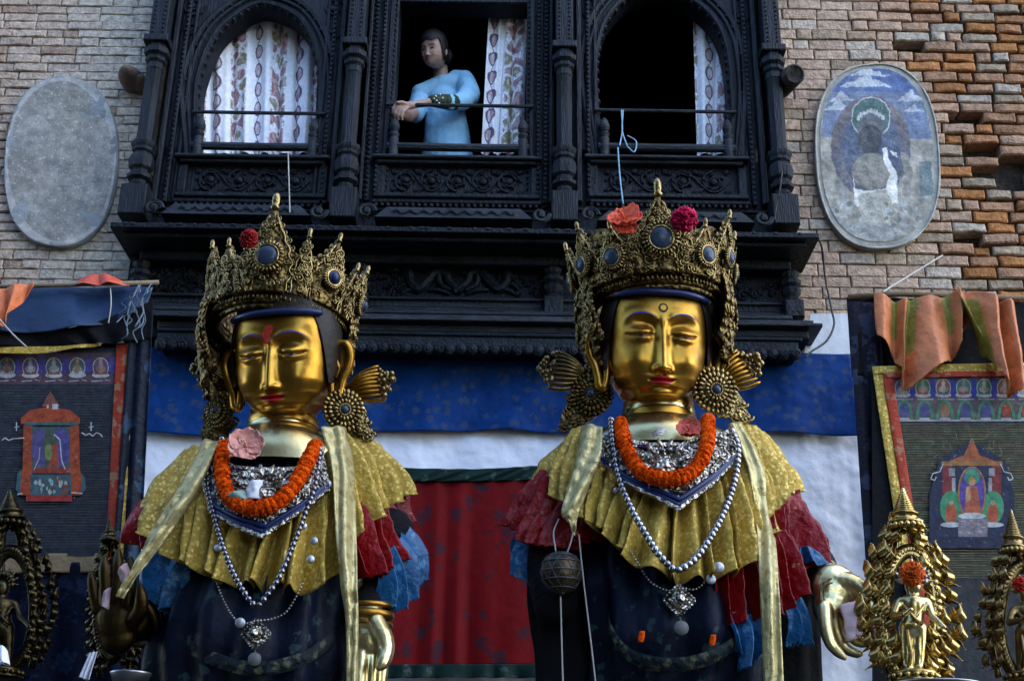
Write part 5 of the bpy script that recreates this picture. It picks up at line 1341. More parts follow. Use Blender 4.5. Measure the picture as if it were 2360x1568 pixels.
cfgL = dict(label='left crowned gilded statue with a red smear of powder on its forehead', seed=1, Y=YS, cx=640, oy=1030, chin=(664, 952, .05), hw=.176, H=.325, yaw=-13, tilt=-1.0, nod=13, mark='tilak', sd=.27,
    robe=[(1010, 580, 700, .05, .05), (1070, 520, 760, .11, .1), (1150, 440, 820, .12, .15), (1240, 425, 820, .17, .18), (1340, 400, 815, .23, .18), (1420, 370, 812, .26, .18), (1500, 350, 812, .28, .18), (1568, 345, 812, .27, .18), (1760, 340, 815, .22, .18), (2300, 330, 840, .25, .2), (3300, 300, 900, .3, .25)],
    cloak=[(1040, 520, 760, .02, .16), (1120, 390, 890, .03, .18), (1210, 350, 925, .05, .2), (1320, 338, 920, .05, .2), (1450, 335, 880, .05, .2), (1600, 335, 880, .05, .2), (2300, 330, 900, .05, .22), (3300, 320, 940, .1, .3)],
    chest=[(985, 572, 728, .125, .10), (1000, 566, 734, .13, .11), (1020, 540, 770, .15, .12), (1050, 480, 810, .17, .14), (1085, 430, 850, .18, .16)],
    neck=[(890, 585, 720, .10, .09), (935, 580, 726, .112, .09), (955, 577, 730, .12, .1), (962, 582, 726, .116, .1), (970, 574, 733, .124, .1), (984, 573, 735, .126, .1), (990, 578, 730, .122, .1), (998, 570, 736, .13, .1), (1010, 568, 738, .134, .1)],
    crown=dict(at=(643, 760, .05), r=.222, flare=9, az0=80, yaw=-2, nod=-5, tilt=3, wall=.18, gv=.38, leaves=[(-2, .092, .325, .040, NAVYG), (-36, .055, .2, .0, NAVYG), (24, .036, .235, 0, None), (46, .078, .26, .028, BLUEG), (-60, .07, .24, .0, NAVYG), (-20, .04, .17, 0, None), (70, .04, .2, 0, None), (-88, .07, .22, 0, None), (86, .07, .235, .026, NAVYG), (118, .05, .2, 0, None), (-120, .05, .2, 0, None)]),
    beadmat=GOLDM, eargem=NAVYG, setmat=GOLDO,
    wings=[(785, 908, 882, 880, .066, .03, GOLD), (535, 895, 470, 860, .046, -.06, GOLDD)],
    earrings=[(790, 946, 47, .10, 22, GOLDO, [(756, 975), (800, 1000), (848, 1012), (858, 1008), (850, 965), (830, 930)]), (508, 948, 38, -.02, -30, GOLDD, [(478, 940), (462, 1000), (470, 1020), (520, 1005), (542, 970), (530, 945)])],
    tiers=[('yellow_cape', [(410, 1080, -.12), (420, 1050, -.02), (455, 1026, .07), (500, 1080), (600, 1140), (690, 1130), (752, 1040), (790, 990, .08), (850, 1010, .0), (890, 1050, -.12)],
            [(348, 1196, -.16), (342, 1196, .0), (360, 1240, .14), (410, 1290, .22), (465, 1312, .27), (510, 1340, .3), (600, 1345, .30), (690, 1360, .32), (752, 1336, .28), (830, 1222, .20), (882, 1176, .12), (916, 1142, -.02), (905, 1130, -.16)], YEL, 25, .052, 2.1, .0, .025, .014, 1.8),
           ('red_tier', [(800, 1160, .2), (860, 1150, .14), (925, 1110, -.04)], [(836, 1330, .24), (892, 1310, .18), (946, 1200, -.02)], REDB, 5, .05, 1.7, -.02, .0, .01, 2.5),
           ('red_tier', [(330, 1150, .05), (370, 1190, .14), (430, 1250, .2)], [(300, 1252, .05), (350, 1272, .15), (440, 1310, .2)], REDB, 4, .03, 3.1, -.04, .02),
           ('blue_tier', [(862, 1290, .20), (910, 1250, .16), (935, 1200, .06)], [(868, 1400, .20), (932, 1400, .16), (978, 1322, .07)], BLUB, 4, .034, 4.4, -.03, .03),
           ('blue_tier', [(366, 1250, .15), (420, 1270, .19), (460, 1290, .22)], [(328, 1352, .15), (380, 1410, .19), (432, 1352, .22)], BLUB, 2.5, .03, 5.5, -.02, .02)],
    sashes=[('sash', [(466, 1016, .14), (416, 1120, .25), (352, 1220, .29), (298, 1318, .31), (268, 1376, .30)], [(508, 1018, .2), (460, 1120, .28), (394, 1220, .31), (322, 1320, .32), (286, 1380, .31)], SASH, .10, 2.0), ('sash', [(740, 985), (766, 1080), (772, 1200), (784, 1340), (796, 1420), (800, 1540), (800, 1760)], [(796, 985), (815, 1080), (820, 1200), (824, 1340), (826, 1420), (824, 1540), (824, 1760)], SASH, .09, 4.0)],
    collar=([(490, 1050), (540, 1072), (600, 1078), (680, 1076), (720, 1056), (742, 1030)], [(462, 1070), (486, 1180), (540, 1210), (602, 1236), (690, 1180), (756, 1128)]), collarmat=SILVO, hems=[[(440, 1490), (500, 1520), (590, 1540), (690, 1520), (770, 1470)]])
SR = statue(cfgR); SL = statue(cfgL)
# ------------------------------------------------------------------ hands of the statues
def hand(name, st, S, wrist, palm, fingers, material, vox=.006, d=0.0):
    m = MB()
    limb(m, [(S(*q[:2], q[2] + d), q[3]) for q in wrist], 14)
    for (px, py, dd, rx, ry, rz, ang) in palm: m.sph(S(px, py, dd + d), (rx, ry, rz), 16, 10, Matrix.Rotation(R(ang), 3, 'Y'))
    for f in fingers:
        pts = bend([tuple(S(q[0], q[1], q[2] + d)) + (q[3],) for q in f], 10); limb(m, pts, 10)
    return remesh(m.build(name, material, st), vox * .8, 3)
stR, dR, S_R, C_R = SR[:4]; stL, dL, S_L, C_L = SL[:4]
HG = mat('worn_pale_gilding', (.78, .66, .34), .33, 1.0, c2=(.42, .32, .13), ns=9, nd=6, bump=.15, bs=20, rvar=.1)
h = hand('hand', stR, S_R, [(1872, 1300, .06, .062), (1896, 1322, .10, .060), (1910, 1340, .13, .058)],
     [(1924, 1360, .17, .085, .05, .090, 12), (1916, 1394, .18, .066, .044, .07, 18), (1948, 1364, .17, .05, .04, .05, 0)],
     [[(1928, 1340, .18, .040), (1965, 1346, .20, .036), (1996, 1370, .22, .031), (2008, 1402, .24, .027), (2020, 1424, .26, .014)],
      [(1944, 1388, .16, .027), (1968, 1420, .13, .023), (1992, 1434, .15, .020), (2008, 1428, .18, .017), (2012, 1418, .2, .010)],
      [(1932, 1402, .18, .027), (1950, 1446, .16, .023), (1974, 1474, .17, .021), (1998, 1478, .19, .017), (2008, 1472, .2, .010)],
      [(1916, 1408, .20, .027), (1928, 1456, .19, .023), (1948, 1490, .19, .020), (1972, 1504, .20, .016), (1984, 1504, .21, .010)],
      [(1900, 1400, .22, .027), (1904, 1446, .24, .024), (1914, 1480, .25, .021), (1932, 1502, .25, .017), (1946, 1514, .25, .010)]], HG)
lab(h, 'pale gilded hand with fingers curled round a packet')
m = MB(); c = S_R(1925, 1372, .215); k_ = 40
for r_ in (.04, .052): m.tube([c + V((r_ * math.cos(a), -.004, r_ * 1.1 * math.sin(a))) for a in [PI * .55 + i * 2 * PI * .5 / 20 for i in range(21)]], .0022, 5)
m.build('palm_line', GOLDD, h)
# sleeve and cuff of that arm
m = MB(); limb(m, bend([tuple(S_R(1800, 1190, .0)) + (.10,), tuple(S_R(1836, 1250, .02)) + (.085,), tuple(S_R(1872, 1300, .06)) + (.078,), tuple(S_R(1884, 1312, .08)) + (.070,)], 12), 18); m.build('sleeve', PURP, stR)
sheet('cuff', [(1836, 1268, YS - .13), (1852, 1258, YS - .17), (1876, 1264, YS - .18), (1900, 1282, YS - .15)], [(1842, 1312, YS - .13), (1862, 1296, YS - .19), (1886, 1300, YS - .20), (1922, 1300, YS - .14)], BLUB, 2.5, .022, 60, 20, 2.2, .5, parent=stR)
# the other arm of the right statue: dark sleeve behind the pouch
m = MB(); limb(m, bend([tuple(S_R(1290, 1180, .0)) + (.10,), tuple(S_R(1268, 1290, .03)) + (.085,), tuple(S_R(1280, 1390, .10)) + (.075,)], 12), 18); m.build('sleeve', BLACKC, stR)
h = hand('hand', stL, S_L, [(845, 1360, .10, .062), (852, 1410, .14, .056), (852, 1430, .16, .056)],
     [(848, 1452, .18, .062, .045, .075, 0), (850, 1476, .19, .06, .045, .06, 0)],
     [[(866, 1436, .20, .036), (884, 1468, .22, .033), (889, 1498, .23, .029), (882, 1524, .25, .024), (874, 1536, .26, .013)],
      [(876, 1488, .17, .027), (880, 1532, .17, .023), (876, 1572, .175, .021), (868, 1604, .18, .013)],
      [(855, 1492, .19, .027), (857, 1542, .20, .023), (853, 1586, .20, .021), (846, 1620, .20, .013)],
      [(834, 1490, .20, .026), (831, 1534, .215, .022), (829, 1574, .22, .020), (826, 1604, .22, .013)],
      [(816, 1480, .20, .023), (809, 1518, .22, .020), (808, 1550, .23, .018), (810, 1574, .23, .012)]], HG)
m = MB(); c = S_L(852, 1418, .15)
for z, r_ in ((.03, .010), (0, .014), (-.03, .010)): m.tube([c + V((.070 * math.cos(a), .066 * math.sin(a), z)) for a in [i * 2 * PI / 40 for i in range(41)]], r_, 8, caps=False)
m.build('bangle', GOLD, h)
m = MB(); limb(m, bend([tuple(S_L(890, 1230, .0)) + (.10,), tuple(S_L(880, 1320, .05)) + (.085,), tuple(S_L(852, 1392, .12)) + (.07,)], 12), 18); m.build('sleeve', BLACKC, stL)
h = hand('hand', stL, S_L, [(372, 1400, .02, .075), (335, 1425, .08, .066), (306, 1440, .14, .058)],
     [(268, 1420, .22, .066, .045, .085, 0), (272, 1460, .20, .06, .05, .07, 0)],
     [[(300, 1436, .22, .030), (322, 1408, .26, .026), (326, 1376, .28, .022), (322, 1350, .28, .012)],
      [(294, 1390, .24, .026), (299, 1348, .25, .022), (301, 1314, .255, .020), (300, 1288, .25, .011)],
      [(270, 1384, .24, .026), (271, 1338, .25, .022), (272, 1300, .255, .020), (272, 1272, .25, .011)],
      [(246, 1388, .24, .026), (243, 1344, .25, .022), (241, 1308, .255, .020), (241, 1284, .25, .011)],
      [(226, 1402, .23, .023), (217, 1366, .24, .019), (212, 1338, .245, .017), (210, 1320, .24, .010)]], HDARK)
lab(h, 'dark raised hand holding folded notes')
m = MB(); c = S_L(318, 1432, .11); ax_ = (S_L(360, 1408, .04) - c).normalized(); q_ = V((0, 0, 1)).rotation_difference(ax_)
for z, r_ in ((.03, .010), (.0, .016)): m.tube([c + q_ @ V((.076 * math.cos(a), .076 * math.sin(a), z)) for a in [i * 2 * PI / 40 for i in range(41)]], r_, 8, caps=False)
m.build('bangle', HDARK, h)
m = MB(); limb(m, bend([tuple(S_L(400, 1220, .0)) + (.10,), tuple(S_L(392, 1320, .0)) + (.095,), tuple(S_L(362, 1404, .03)) + (.09,)], 12), 18); m.build('sleeve', BLACKC, stL)

# ---- things held or hung on the statues
PAPER = mat('pale_pink_paper', (.62, .45, .47), .6, ns=20, bump=.2, bs=20)
def card(name, pts, Yf, material, label, cat, th=.012, curve=.01):
    m = MB(); a, b, c, d = (P(p[0], p[1], Yf(p)) for p in pts)
    m.grid(lambda u, v: a.lerp(b, u).lerp(d.lerp(c, u), v) + V((0, -curve * math.sin(PI * u) + .005 * nz(u * 4, v * 4, a.x), 0)), 12, 12)
    o = m.build(name, material); solid(o, th); tag(o, label, cat); return o
card('packet', [(1942, 1396), (1978, 1384), (1990, 1462), (1958, 1478)], lambda p: YS - .225, PAPER, 'pale pink paper packet held in the pale gilded hand', 'packet', .05)
card('packet', [(1996, 1402), (2018, 1408), (2020, 1478), (2000, 1480)], lambda p: YS - .18, mat('dull_pink_paper', (.36, .2, .2), .6), 'small dull pink folded paper behind the pale packet', 'packet', .01)
NOTE = mat('mauve_banknote', (.34, .27, .30), .6, c2=(.2, .15, .17), ns=30)
card('banknote', [(238, 1370), (256, 1352), (250, 1404), (234, 1396)], lambda p: YS - .30, NOTE, 'small folded pale note tucked between dark gilded fingers', 'banknote', .003, .02)
card('banknote', [(272, 1318), (292, 1296), (306, 1330), (286, 1352)], lambda p: YS - .31, mat('pink_banknote', (.36, .24, .24), .6, ns=30), 'pinkish note standing up above the raised dark hand', 'banknote', .003, .02)
card('greeting_card', [(570, 1112), (606, 1106), (604, 1150), (564, 1152)], lambda p: YS - dL(590, 1130) - .135, mat('white_card', (.62, .64, .68), .6, ns=22, c2=(.48, .5, .55)), 'small white card lying inside the garland of the left statue', 'card', .003, .02)
card('leaf_packet', [(524, 1140), (560, 1130), (590, 1160), (548, 1172)], lambda p: YS - dL(590, 1150) - .125, mat('pale_green_leaf', (.22, .32, .26), .5), 'pale green leaf folded under the white card', 'leaf', .004, .02)

def garland(st_C, pts, r, label, seed):
    rnd = random.Random(seed); n = 34; seg = 9; N = n * seg
    path = [V(crv([tuple(st_C(a, b, e)) for a, b, e in pts], i / N)) for i in range(N + 1)]
    m = MB(); ns_ = 40; vs = []
    nrm = V((0, -1, 0)); rr = [rnd.uniform(.88, 1.1) for _ in range(n + 1)]
    for i, p in enumerate(path):
        t = (path[min(i + 1, N)] - path[max(i - 1, 0)]).normalized(); nrm = (nrm - t * nrm.dot(t)).normalized(); b = t.cross(nrm)
        f = (i % seg) / seg; k = rr[i // seg] * (.70 + .30 * math.sin(PI * f) ** .45)
        if i in (0, N): k *= .4
        for j in range(ns_):
            a = 2 * PI * j / ns_; q = k * (1 + .10 * nz(math.cos(a) * 4 + i // seg * 7, math.sin(a) * 4, f * 2.5 + seed) + .12 * nz(math.cos(a) * 13, math.sin(a) * 13, i * .6))
            vs.append(p + (nrm * math.cos(a) + b * math.sin(a)) * r * q)
    fs = [(j * ns_ + k, j * ns_ + (k + 1) % ns_, (j + 1) * ns_ + (k + 1) % ns_, (j + 1) * ns_ + k) for j in range(N) for k in range(ns_)]
    m.add(vs, fs)
    for k in range(1700):                      # loose ragged petals
        i = rnd.randrange(4, N - 4); p = path[i]; t = (path[i + 1] - path[i - 1]).normalized(); n1 = (V((0, -1, 0)) - t * t.dot(V((0, -1, 0)))).normalized(); b = t.cross(n1); a = rnd.uniform(0, 2 * PI)
        d = n1 * math.cos(a) + b * math.sin(a); e = (t * rnd.uniform(-1, 1) + d.cross(t) * rnd.uniform(-1, 1)).normalized(); c = p + d * r * rnd.uniform(.72, .98); q = (d + t * rnd.uniform(-.6, .6)).normalized(); w_ = rnd.uniform(.003, .0055); l_ = rnd.uniform(.004, .007)
        m.add([c - e * w_, c + e * w_, c + e * w_ * 1.2 + q * l_ * .7, c + q * l_, c - e * w_ * 1.2 + q * l_ * .7], [(0, 1, 2, 3, 4)])
    o = m.build('marigold_garland', MARI); tag(o, label, 'garland', 'marigold garlands on the statues'); return o
garland(C_R, [(1430, 968, 0.100), (1436, 1010, 0.120), (1452, 1052, 0.130), (1482, 1088, 0.135), (1528, 1102, 0.140), (1578, 1096, 0.140), (1612, 1066, 0.135), (1630, 1020, 0.130), (1632, 962, 0.100)], .0245, 'orange marigold garland lying on the breastplate of the right statue', 3)
garland(C_L, [(516, 1022, 0.090), (512, 1060, 0.120), (514, 1104, 0.130), (530, 1146, 0.135), (566, 1168, 0.140), (610, 1168, 0.140), (652, 1146, 0.135), (690, 1098, 0.130), (712, 1056, 0.120), (730, 1022, 0.100)], .0250, 'deep orange marigold garland round the neck of the left statue', 8)

def resample(path, step):
    """points every step metres along a polyline"""
    out_ = [path[0]]; acc = 0; last = path[0]
    for p in path[1:]:
        d = (p - last).length
        while acc + d >= step:
            t = (step - acc) / d; last = last.lerp(p, t); out_.append(last); d = (p - last).length; acc = 0
        acc += d; last = p
    return out_
def chain_thing(name, fn, pts, r, label, material, step=1.9, group=None):
    path = [V(crv([tuple(fn(a, b, e)) for a, b, e in pts], i / 400)) for i in range(401)]
    m = MB()
    for k, p in enumerate(resample(path, r * step)): m.sph(p, (r, r, r * (1.12 if k % 2 else .9)), 10, 7)
    m.tube(path[::4], r * .3, 5); o = m.build(name, material); tag(o, label, 'necklace', group); return o
BEAD = mat('steel_grey_beads', (.34, .34, .36), .25, 1.0, c2=(.2, .2, .22), ns=14)
BEADD = mat('dark_polished_beads', (.22, .22, .25), .22, 1.0, ns=14)
chain_thing('bead_necklace', C_R, [(1408, 966, .11), (1412, 1010, .11), (1424, 1090, .11), (1456, 1172, .11), (1508, 1262, .11), (1540, 1300, .11), (1557, 1312, .11), (1580, 1304, .11), (1616, 1270, .11), (1664, 1188, .11), (1694, 1102, .11), (1700, 1030, .11), (1684, 985, .11)], .0125, 'long necklace of heavy silver beads reaching the waist of the right statue', BEAD, 1.75, 'bead necklaces of the statues')
chain_thing('bead_necklace', C_L, [(512, 1010, .11), (486, 1056, .11), (478, 1112, .11), (498, 1204, .11), (530, 1302, .11), (566, 1368, .11), (592, 1394, .10), (616, 1370, .10), (650, 1316, .11), (700, 1192, .11), (728, 1110, .11), (738, 1030, .11)], .0100, 'long necklace of dark polished beads hanging on the left statue', BEADD, 2.1, 'bead necklaces of the statues')
COIN = mat('white_metal_discs', (.45, .47, .5), .4, .7)
def medal(st_f, chain_pts, cx, cy, hs, drop, discs, label, d):
    t = thing('medallion_chain', label, 'necklace', st_f(cx, cy, d), 'thin chains with square medallions')
    m = MB(); path = [V(crv([tuple(st_f(a, b, e)) for a, b, e in chain_pts], i / 160)) for i in range(161)]
    for p in resample(path, .011): m.sph(p, .0042, 6, 4)
    m.build('chain', SILV, t)
    k = hs * mpp(cx, cy, YS - d); c = st_f(cx, cy, d)
    m = MB()
    m.prism([c + V((0, 0, -k)), c + V((k, 0, 0)), c + V((0, 0, k)), c + V((-k, 0, 0))], (0, .010, 0))
    m.add([c + V((0, -.03, 0))] + [c + V(q) * k * .86 + V((0, -.002, 0)) for q in ((0, 0, -1), (1, 0, 0), (0, 0, 1), (-1, 0, 0))], [(0, 1, 2), (0, 2, 3), (0, 3, 4), (0, 4, 1)])
    m.sph(c + V((0, -.028, 0)), (k * .34, .018, k * .34), 14, 8)
    for q in range(10): a = q * 2 * PI / 10; m.sph(c + V((k * .42 * math.cos(a), -.022, k * .42 * math.sin(a))), k * .09, 6, 4)
    for s1, s2 in ((1, 1), (1, -1), (-1, 1), (-1, -1)):
        for q in range(6): m.sph(c + V((s1 * k * (q + .5) / 6, -.004, s2 * k * (1 - (q + .5) / 6))), .006, 6, 4)
    autosmooth(m.build('medallion', SILVO, t), 30)
    m = MB(); c2 = st_f(*drop, d); kk = k * .46
    m.lathe(c2, [(kk * .95, 0), (kk, .004), (kk * .9, .009)], 22, axis=(0, -1, 0)); m.tube([c + V((0, 0, -k)), c2 + V((0, 0, kk))], .003, 5); m.build('drop', mat('dull_horn_disc', (.12, .13, .13), .5), t)
    fn = C_R if st_f is S_R else C_L
    for (a, b, r_) in discs:
        r_ *= .82
        m = MB(); c3 = fn(a, b, .07) if b < 1330 else st_f(a, b, d + .01); m.lathe(c3, [(r_, 0), (r_ * 1.02, .004), (r_ * .85, .007), (.001, .008)], 18, axis=V((random.uniform(-.15, .15), -1, random.uniform(-.1, .2))))
        m.build('coin', COIN, t)
    return t
medal(S_R, [(1440, 1250, .32), (1470, 1296, .33), (1500, 1340, .335), (1540, 1360, .34), (1565, 1352, .345), (1604, 1356, .34), (1640, 1322, .34), (1660, 1300, .345)], 1565, 1382, 37, (1570, 1446), [(1400, 1004, .016), (1399, 1024, .016), (1402, 1048, .018), (1404, 1066, .017), (1656, 1307, .022), (1638, 1334, .020), (1420, 1130, .014)], 'thin chain with square silver medallion on the navy robe of the right statue', .345)
medal(S_L, [(496, 1330, .28), (510, 1370, .28), (530, 1410, .29), (556, 1436, .30), (590, 1430, .31), (630, 1424, .30), (664, 1404, .29), (700, 1340, .31)], 590, 1460, 34, (587, 1518), [(484, 1046, .017), (482, 1066, .020), (479, 1080, .018), (476, 1106, .022), (478, 1126, .016), (554, 1434, .020), (756, 1116, .018), (498, 1226, .015), (502, 1262, .015), (700, 1212, .014), (724, 1246, .016), (716, 1288, .016)], 'thin chain with square silver medallion and coins on the left statue', .30)

def flower(c, nrm, r, colr, label, kind='open', seed=0, col2=None, petals=5):
    rnd = random.Random(seed); nrm = V(nrm).normalized(); ux = nrm.orthogonal().normalized(); uy = nrm.cross(ux)
    m = MB()
    if kind == 'open':
        for k in range(petals):
            a = 2 * PI * k / petals + rnd.uniform(-.2, .2); d = ux * math.cos(a) + uy * math.sin(a); e = nrm.cross(d)
            cup = rnd.uniform(.1, .6)
            def fn(u, v, d=d, e=e, cup=cup, k=k):
                w_ = math.sin(PI * min(.98, .12 + v * .82)) ** .7 * .62
                return V(c) + d * r * v * (1 - .25 * cup * v) + e * r * w_ * (u * 2 - 1) + nrm * r * (cup * v * v + .12 * (2 * u - 1) ** 2 + .14 * nz(u * 5 + k, v * 5, seed) * (v + .2)) 
            m.grid(fn, 10, 10)
        m.mi = 1
        m.tube([V(c), V(c) + nrm * r * .5 + ux * r * .1, V(c) + nrm * r * .8 + ux * r * .25], [r * .07, r * .05, r * .05], 6)
        for k in range(8): m.sph(V(c) + nrm * r * rnd.uniform(.6, .85) + ux * r * .2 + V((rnd.uniform(-1, 1), rnd.uniform(-1, 1), rnd.uniform(-1, 1))) * r * .1, r * .05, 6, 4)
    else:
        for k in range(90):
            z = 1 - 1.5 * (k + .5) / 90; a = k * 2.39996; q = math.sqrt(max(0, 1 - z * z)); d = (ux * math.cos(a) * q + uy * math.sin(a) * q + nrm * z).normalized(); e = d.orthogonal().normalized(); e = (e * math.cos(k) + d.cross(e) * math.sin(k)); f_ = d.cross(e)
            R_ = r * rnd.uniform(.75, 1.05)
            m.grid(lambda u, v: V(c) + d * R_ * (.45 + .5 * v) + e * R_ * .42 * (u - .5) * (.5 + v) + f_ * R_ * (.10 * math.sin(u * 9 + k) * v + .16 * (v - .5)), 6, 4)
        m.sph(c, r * .6, 10, 8)
    o = m.build('flower', [mat('petals', colr, .6, c2=col2 or tuple(x * .55 for x in colr), ns=30, bump=.25, bs=40), mat('stamen', tuple(min(1, x * 1.1) for x in colr), .6)])
    solid(o, .0015); tag(o, label, 'flower'); return o
flower(S_R(1440, 508, .39), (-.25, -.9, .55), .066, (.72, .13, .06), 'large orange hibiscus stuck in the crown of the right statue', 'open', 3, (.55, .06, .025), 6)
flower(S_R(1436, 522, .385), (.1, -1, .1), .05, (.68, .10, .05), 'smaller orange blossom just under the large hibiscus', 'open', 13, None, 6)
flower(S_R(1577, 505, .39), (.1, -1, .3), .050, (.62, .008, .085), 'magenta pompom flower stuck in the crown of the right statue', 'ball', 5)
flower(S_L(574, 550, .38), (.0, -1, .2), .036, (.34, .006, .008), 'dark red flower stuck in the crown of the left statue', 'ball', 6)
flower(C_L(566, 1028, .14), (.2, -1, .35), .066, (.60, .32, .27), 'pale pink flower with a dark red throat on the left garland', 'open', 7, (.45, .16, .13), 5)
flower(C_R(1588, 992, .10), (-.1, -1, .5), .048, (.55, .10, .07), 'coral flower tucked inside the garland of the right statue', 'open', 9, None, 7)
card('petal', [(1502, 994), (1536, 990), (1530, 1004), (1506, 1006)], lambda p: YS - .26, mat('pale_petal', (.52, .48, .5), .6), 'pale fallen petal lying at the throat of the right statue', 'petal', .004, .02)

# mesh pouch hanging on the right statue
t = thing('mesh_pouch', 'round dark mesh pouch hanging by strings at the arm of the right statue', 'pouch', S_R(1296, 1370, .24))
m = MB(); c = S_R(1294, 1318, .24); k = mpp(1294, 1318, YS - .24)
prof = [(1, -56), (6, -52), (9, -48), (30, -38), (44, -20), (48, 0), (44, 22), (34, 36), (24, 42)]
m.lathe(c, [(r_ * k, z * k) for r_, z in prof], 28); m.build('bag', mat('dark_brown_metal', (.11, .075, .035), .42, .7, c2=(.03, .022, .016), bump=.4, bs=30), t)
m = MB()
for j in range(12): a = 2 * PI * j / 12; m.tube([c + V((r_ * 1.02 * k * math.cos(a + z * .012), r_ * 1.02 * k * math.sin(a + z * .012), z * k)) for r_, z in prof[2:]], .0013, 5)
for j in range(12): a = 2 * PI * j / 12; m.tube([c + V((r_ * 1.02 * k * math.cos(a - z * .012), r_ * 1.02 * k * math.sin(a - z * .012), z * k)) for r_, z in prof[2:]], .0013, 5)
for r_, z in prof[2:]: m.tube([c + V((r_ * 1.02 * k * math.cos(i * PI / 16), r_ * 1.02 * k * math.sin(i * PI / 16), z * k)) for i in range(33)], .0022, 5, caps=False)
m.build('net', mat('tarnished_wire', (.10, .10, .11), .5, .6), t)
m = MB()
for pts in ([(1288, 1195, .22), (1276, 1225, .25), (1280, 1262, .27), (1282, 1276, .26)], [(1326, 1190, .2), (1318, 1240, .26), (1306, 1276, .26)], [(1334, 1230, .24), (1344, 1330, .26), (1362, 1480, .26), (1378, 1620, .26)], [(1292, 1374, .25), (1294, 1460, .25), (1298, 1600, .25)]):
    m.tube([V(crv([tuple(S_R(*q)) for q in pts], i / 24)) for i in range(25)], .0028, 5)
m.build('string', CORD, t)

# ------------------------------------------------------------------ the woman at the window
YP = 6.62
SKIN = mat('skin', (.31, .195, .145), .5, c2=(.25, .15, .11), ns=14, spec=.4)
wo = None
ch = P(1002, 153, YP - .12)
PM = Matrix.Translation(ch) @ Matrix.Rotation(R(-29), 4, 'Z') @ Matrix.Rotation(R(4), 4, 'Y') @ Matrix.Rotation(R(17), 4, 'X')
FH = Head(.071, .156, False)
m = MB(PM); FH.mesh(m, 110, 120)
for s_ in (-1, 1):
    m.sph((s_ * .074, .012, .082), (.010, .020, .032), 10, 8)
m.M = None
Q = lambda px, py, Y: P(px, py, Y)
limb(m, [(Q(1012, 138, YP - .04), .046), (Q(1016, 172, YP - .02), .046), (Q(1018, 192, YP), .052)], 14)
limb(m, [(Q(982, 222, YP + .01), .040), (Q(1018, 214, YP + .01), .052), (Q(1062, 196, YP + .01), .042)], 14)
limb(m, [(Q(1024, 244, YP + .02), .085), (Q(1030, 330, YP + .06), .10), (Q(1032, 400, YP + .08), .11)], 14)
limb(m, [(Q(1066, 190, YP), .050), (Q(1084, 226, YP - .09), .042), (Q(1046, 238, YP - .24), .034), (Q(1000, 234, YP - .31), .027), (Q(958, 241, YP - .36), .021), (Q(942, 243, YP - .375), .024)], 12)
m.sph(Q(932, 246, YP - .385), (.034, .016, .022), 12, 8)
for i, (x1, y1, x2, y2, x3, y3) in enumerate(((914, 240, 906, 250, 905, 262), (918, 248, 910, 260, 910, 272), (923, 253, 917, 265, 918, 276), (929, 256, 925, 267, 927, 276))):
    limb(m, [(Q(928 + i * 3, 244 + i * 2, YP - .39), .0125), (Q(x1, y1, YP - .40), .011), (Q(x2, y2, YP - .395), .010), (Q(x3, y3, YP - .38), .0075)], 8)
limb(m, [(Q(938, 240, YP - .39), .013), (Q(926, 236, YP - .41), .012), (Q(916, 236, YP - .42), .009)], 8)
limb(m, [(Q(972, 224, YP - .0), .042), (Q(952, 262, YP - .10), .042), (Q(940, 268, YP - .25), .034), (Q(925, 262, YP - .33), .026)], 12)
wo = m.build('person', SKIN, loc=Q(1030, 360, YP)); remesh(wo, .0042, 3)
tag(wo, 'woman in a light blue tunic leaning on the window bar, looking to the left', 'person')
for s_ in (-1, 1):
    m = MB(PM); FH.strip(m, lambda X: .70 + .03 * math.sin(clamp((abs(X) - .15) / .55) * PI), lambda X: .72 + .04 * math.sin(clamp((abs(X) - .15) / .55) * PI), s_ * .15, s_ * .68, .003, 20, 3); m.build('eyebrow', BLACKH, wo)
    m = MB(PM); FH.strip(m, lambda X: .575 - .02 * math.sin(clamp((abs(X) - .22) / .4) * PI), lambda X: .58 + .035 * math.sin(clamp((abs(X) - .22) / .4) * PI), s_ * .22, s_ * .62, .0035, 20, 3); m.build('eye', BLACKH, wo)
m = MB(PM); FH.strip(m, lambda X: .175 - .055 * max(0, 1 - (abs(X) / .27) ** 2), lambda X: .178 + .05 * max(0, 1 - (abs(X) / .27) ** 1.6), -.27, .27, .003, 24, 5); m.build('lips', mat('lips', (.26, .07, .065), .45), wo)
m = MB(PM)
def whair(u, v):
    a = 2 * PI * u; front = math.cos(a); z0 = lerp(.18, 1.0 - .10 * abs(math.sin(a * 3)), sstep(.0, .6, front)); Z = z0 + (1.47 - z0) * math.sin(v * PI / 2); w_, f = FH.wf(min(Z, .95)); k = 1.16 * (math.sqrt(max(0, 1 - (max(0, Z - .95) / .53) ** 2)) if v < 1 else .02)
    return V((w_ * k * math.sin(a), -f * k * front + (.012 if front < 0 else 0), Z * FH.H))
m.grid(whair, 56, 16, close=True); m.sph((.01, .105, .085), (.055, .046, .055), 14, 10); m.build('hair', BLACKH, wo)
KUR = brocade('pale_blue_tunic', (.25, .48, .66), (.08, .18, .24), .8, 11, .3, bs=14, thr=.08)
m = MB()
limb(m, [(Q(972, 216, YP - .01), .062), (Q(1020, 204, YP + .0), .088), (Q(1062, 192, YP), .064)], 18)
limb(m, [(Q(1022, 238, YP + .0), .108), (Q(1026, 266, YP + .01), .125), (Q(1030, 320, YP + .05), .142), (Q(1032, 400, YP + .07), .165)], 20)
limb(m, [(Q(972, 226, YP - .0), .062), (Q(956, 262, YP - .08), .055)], 16)
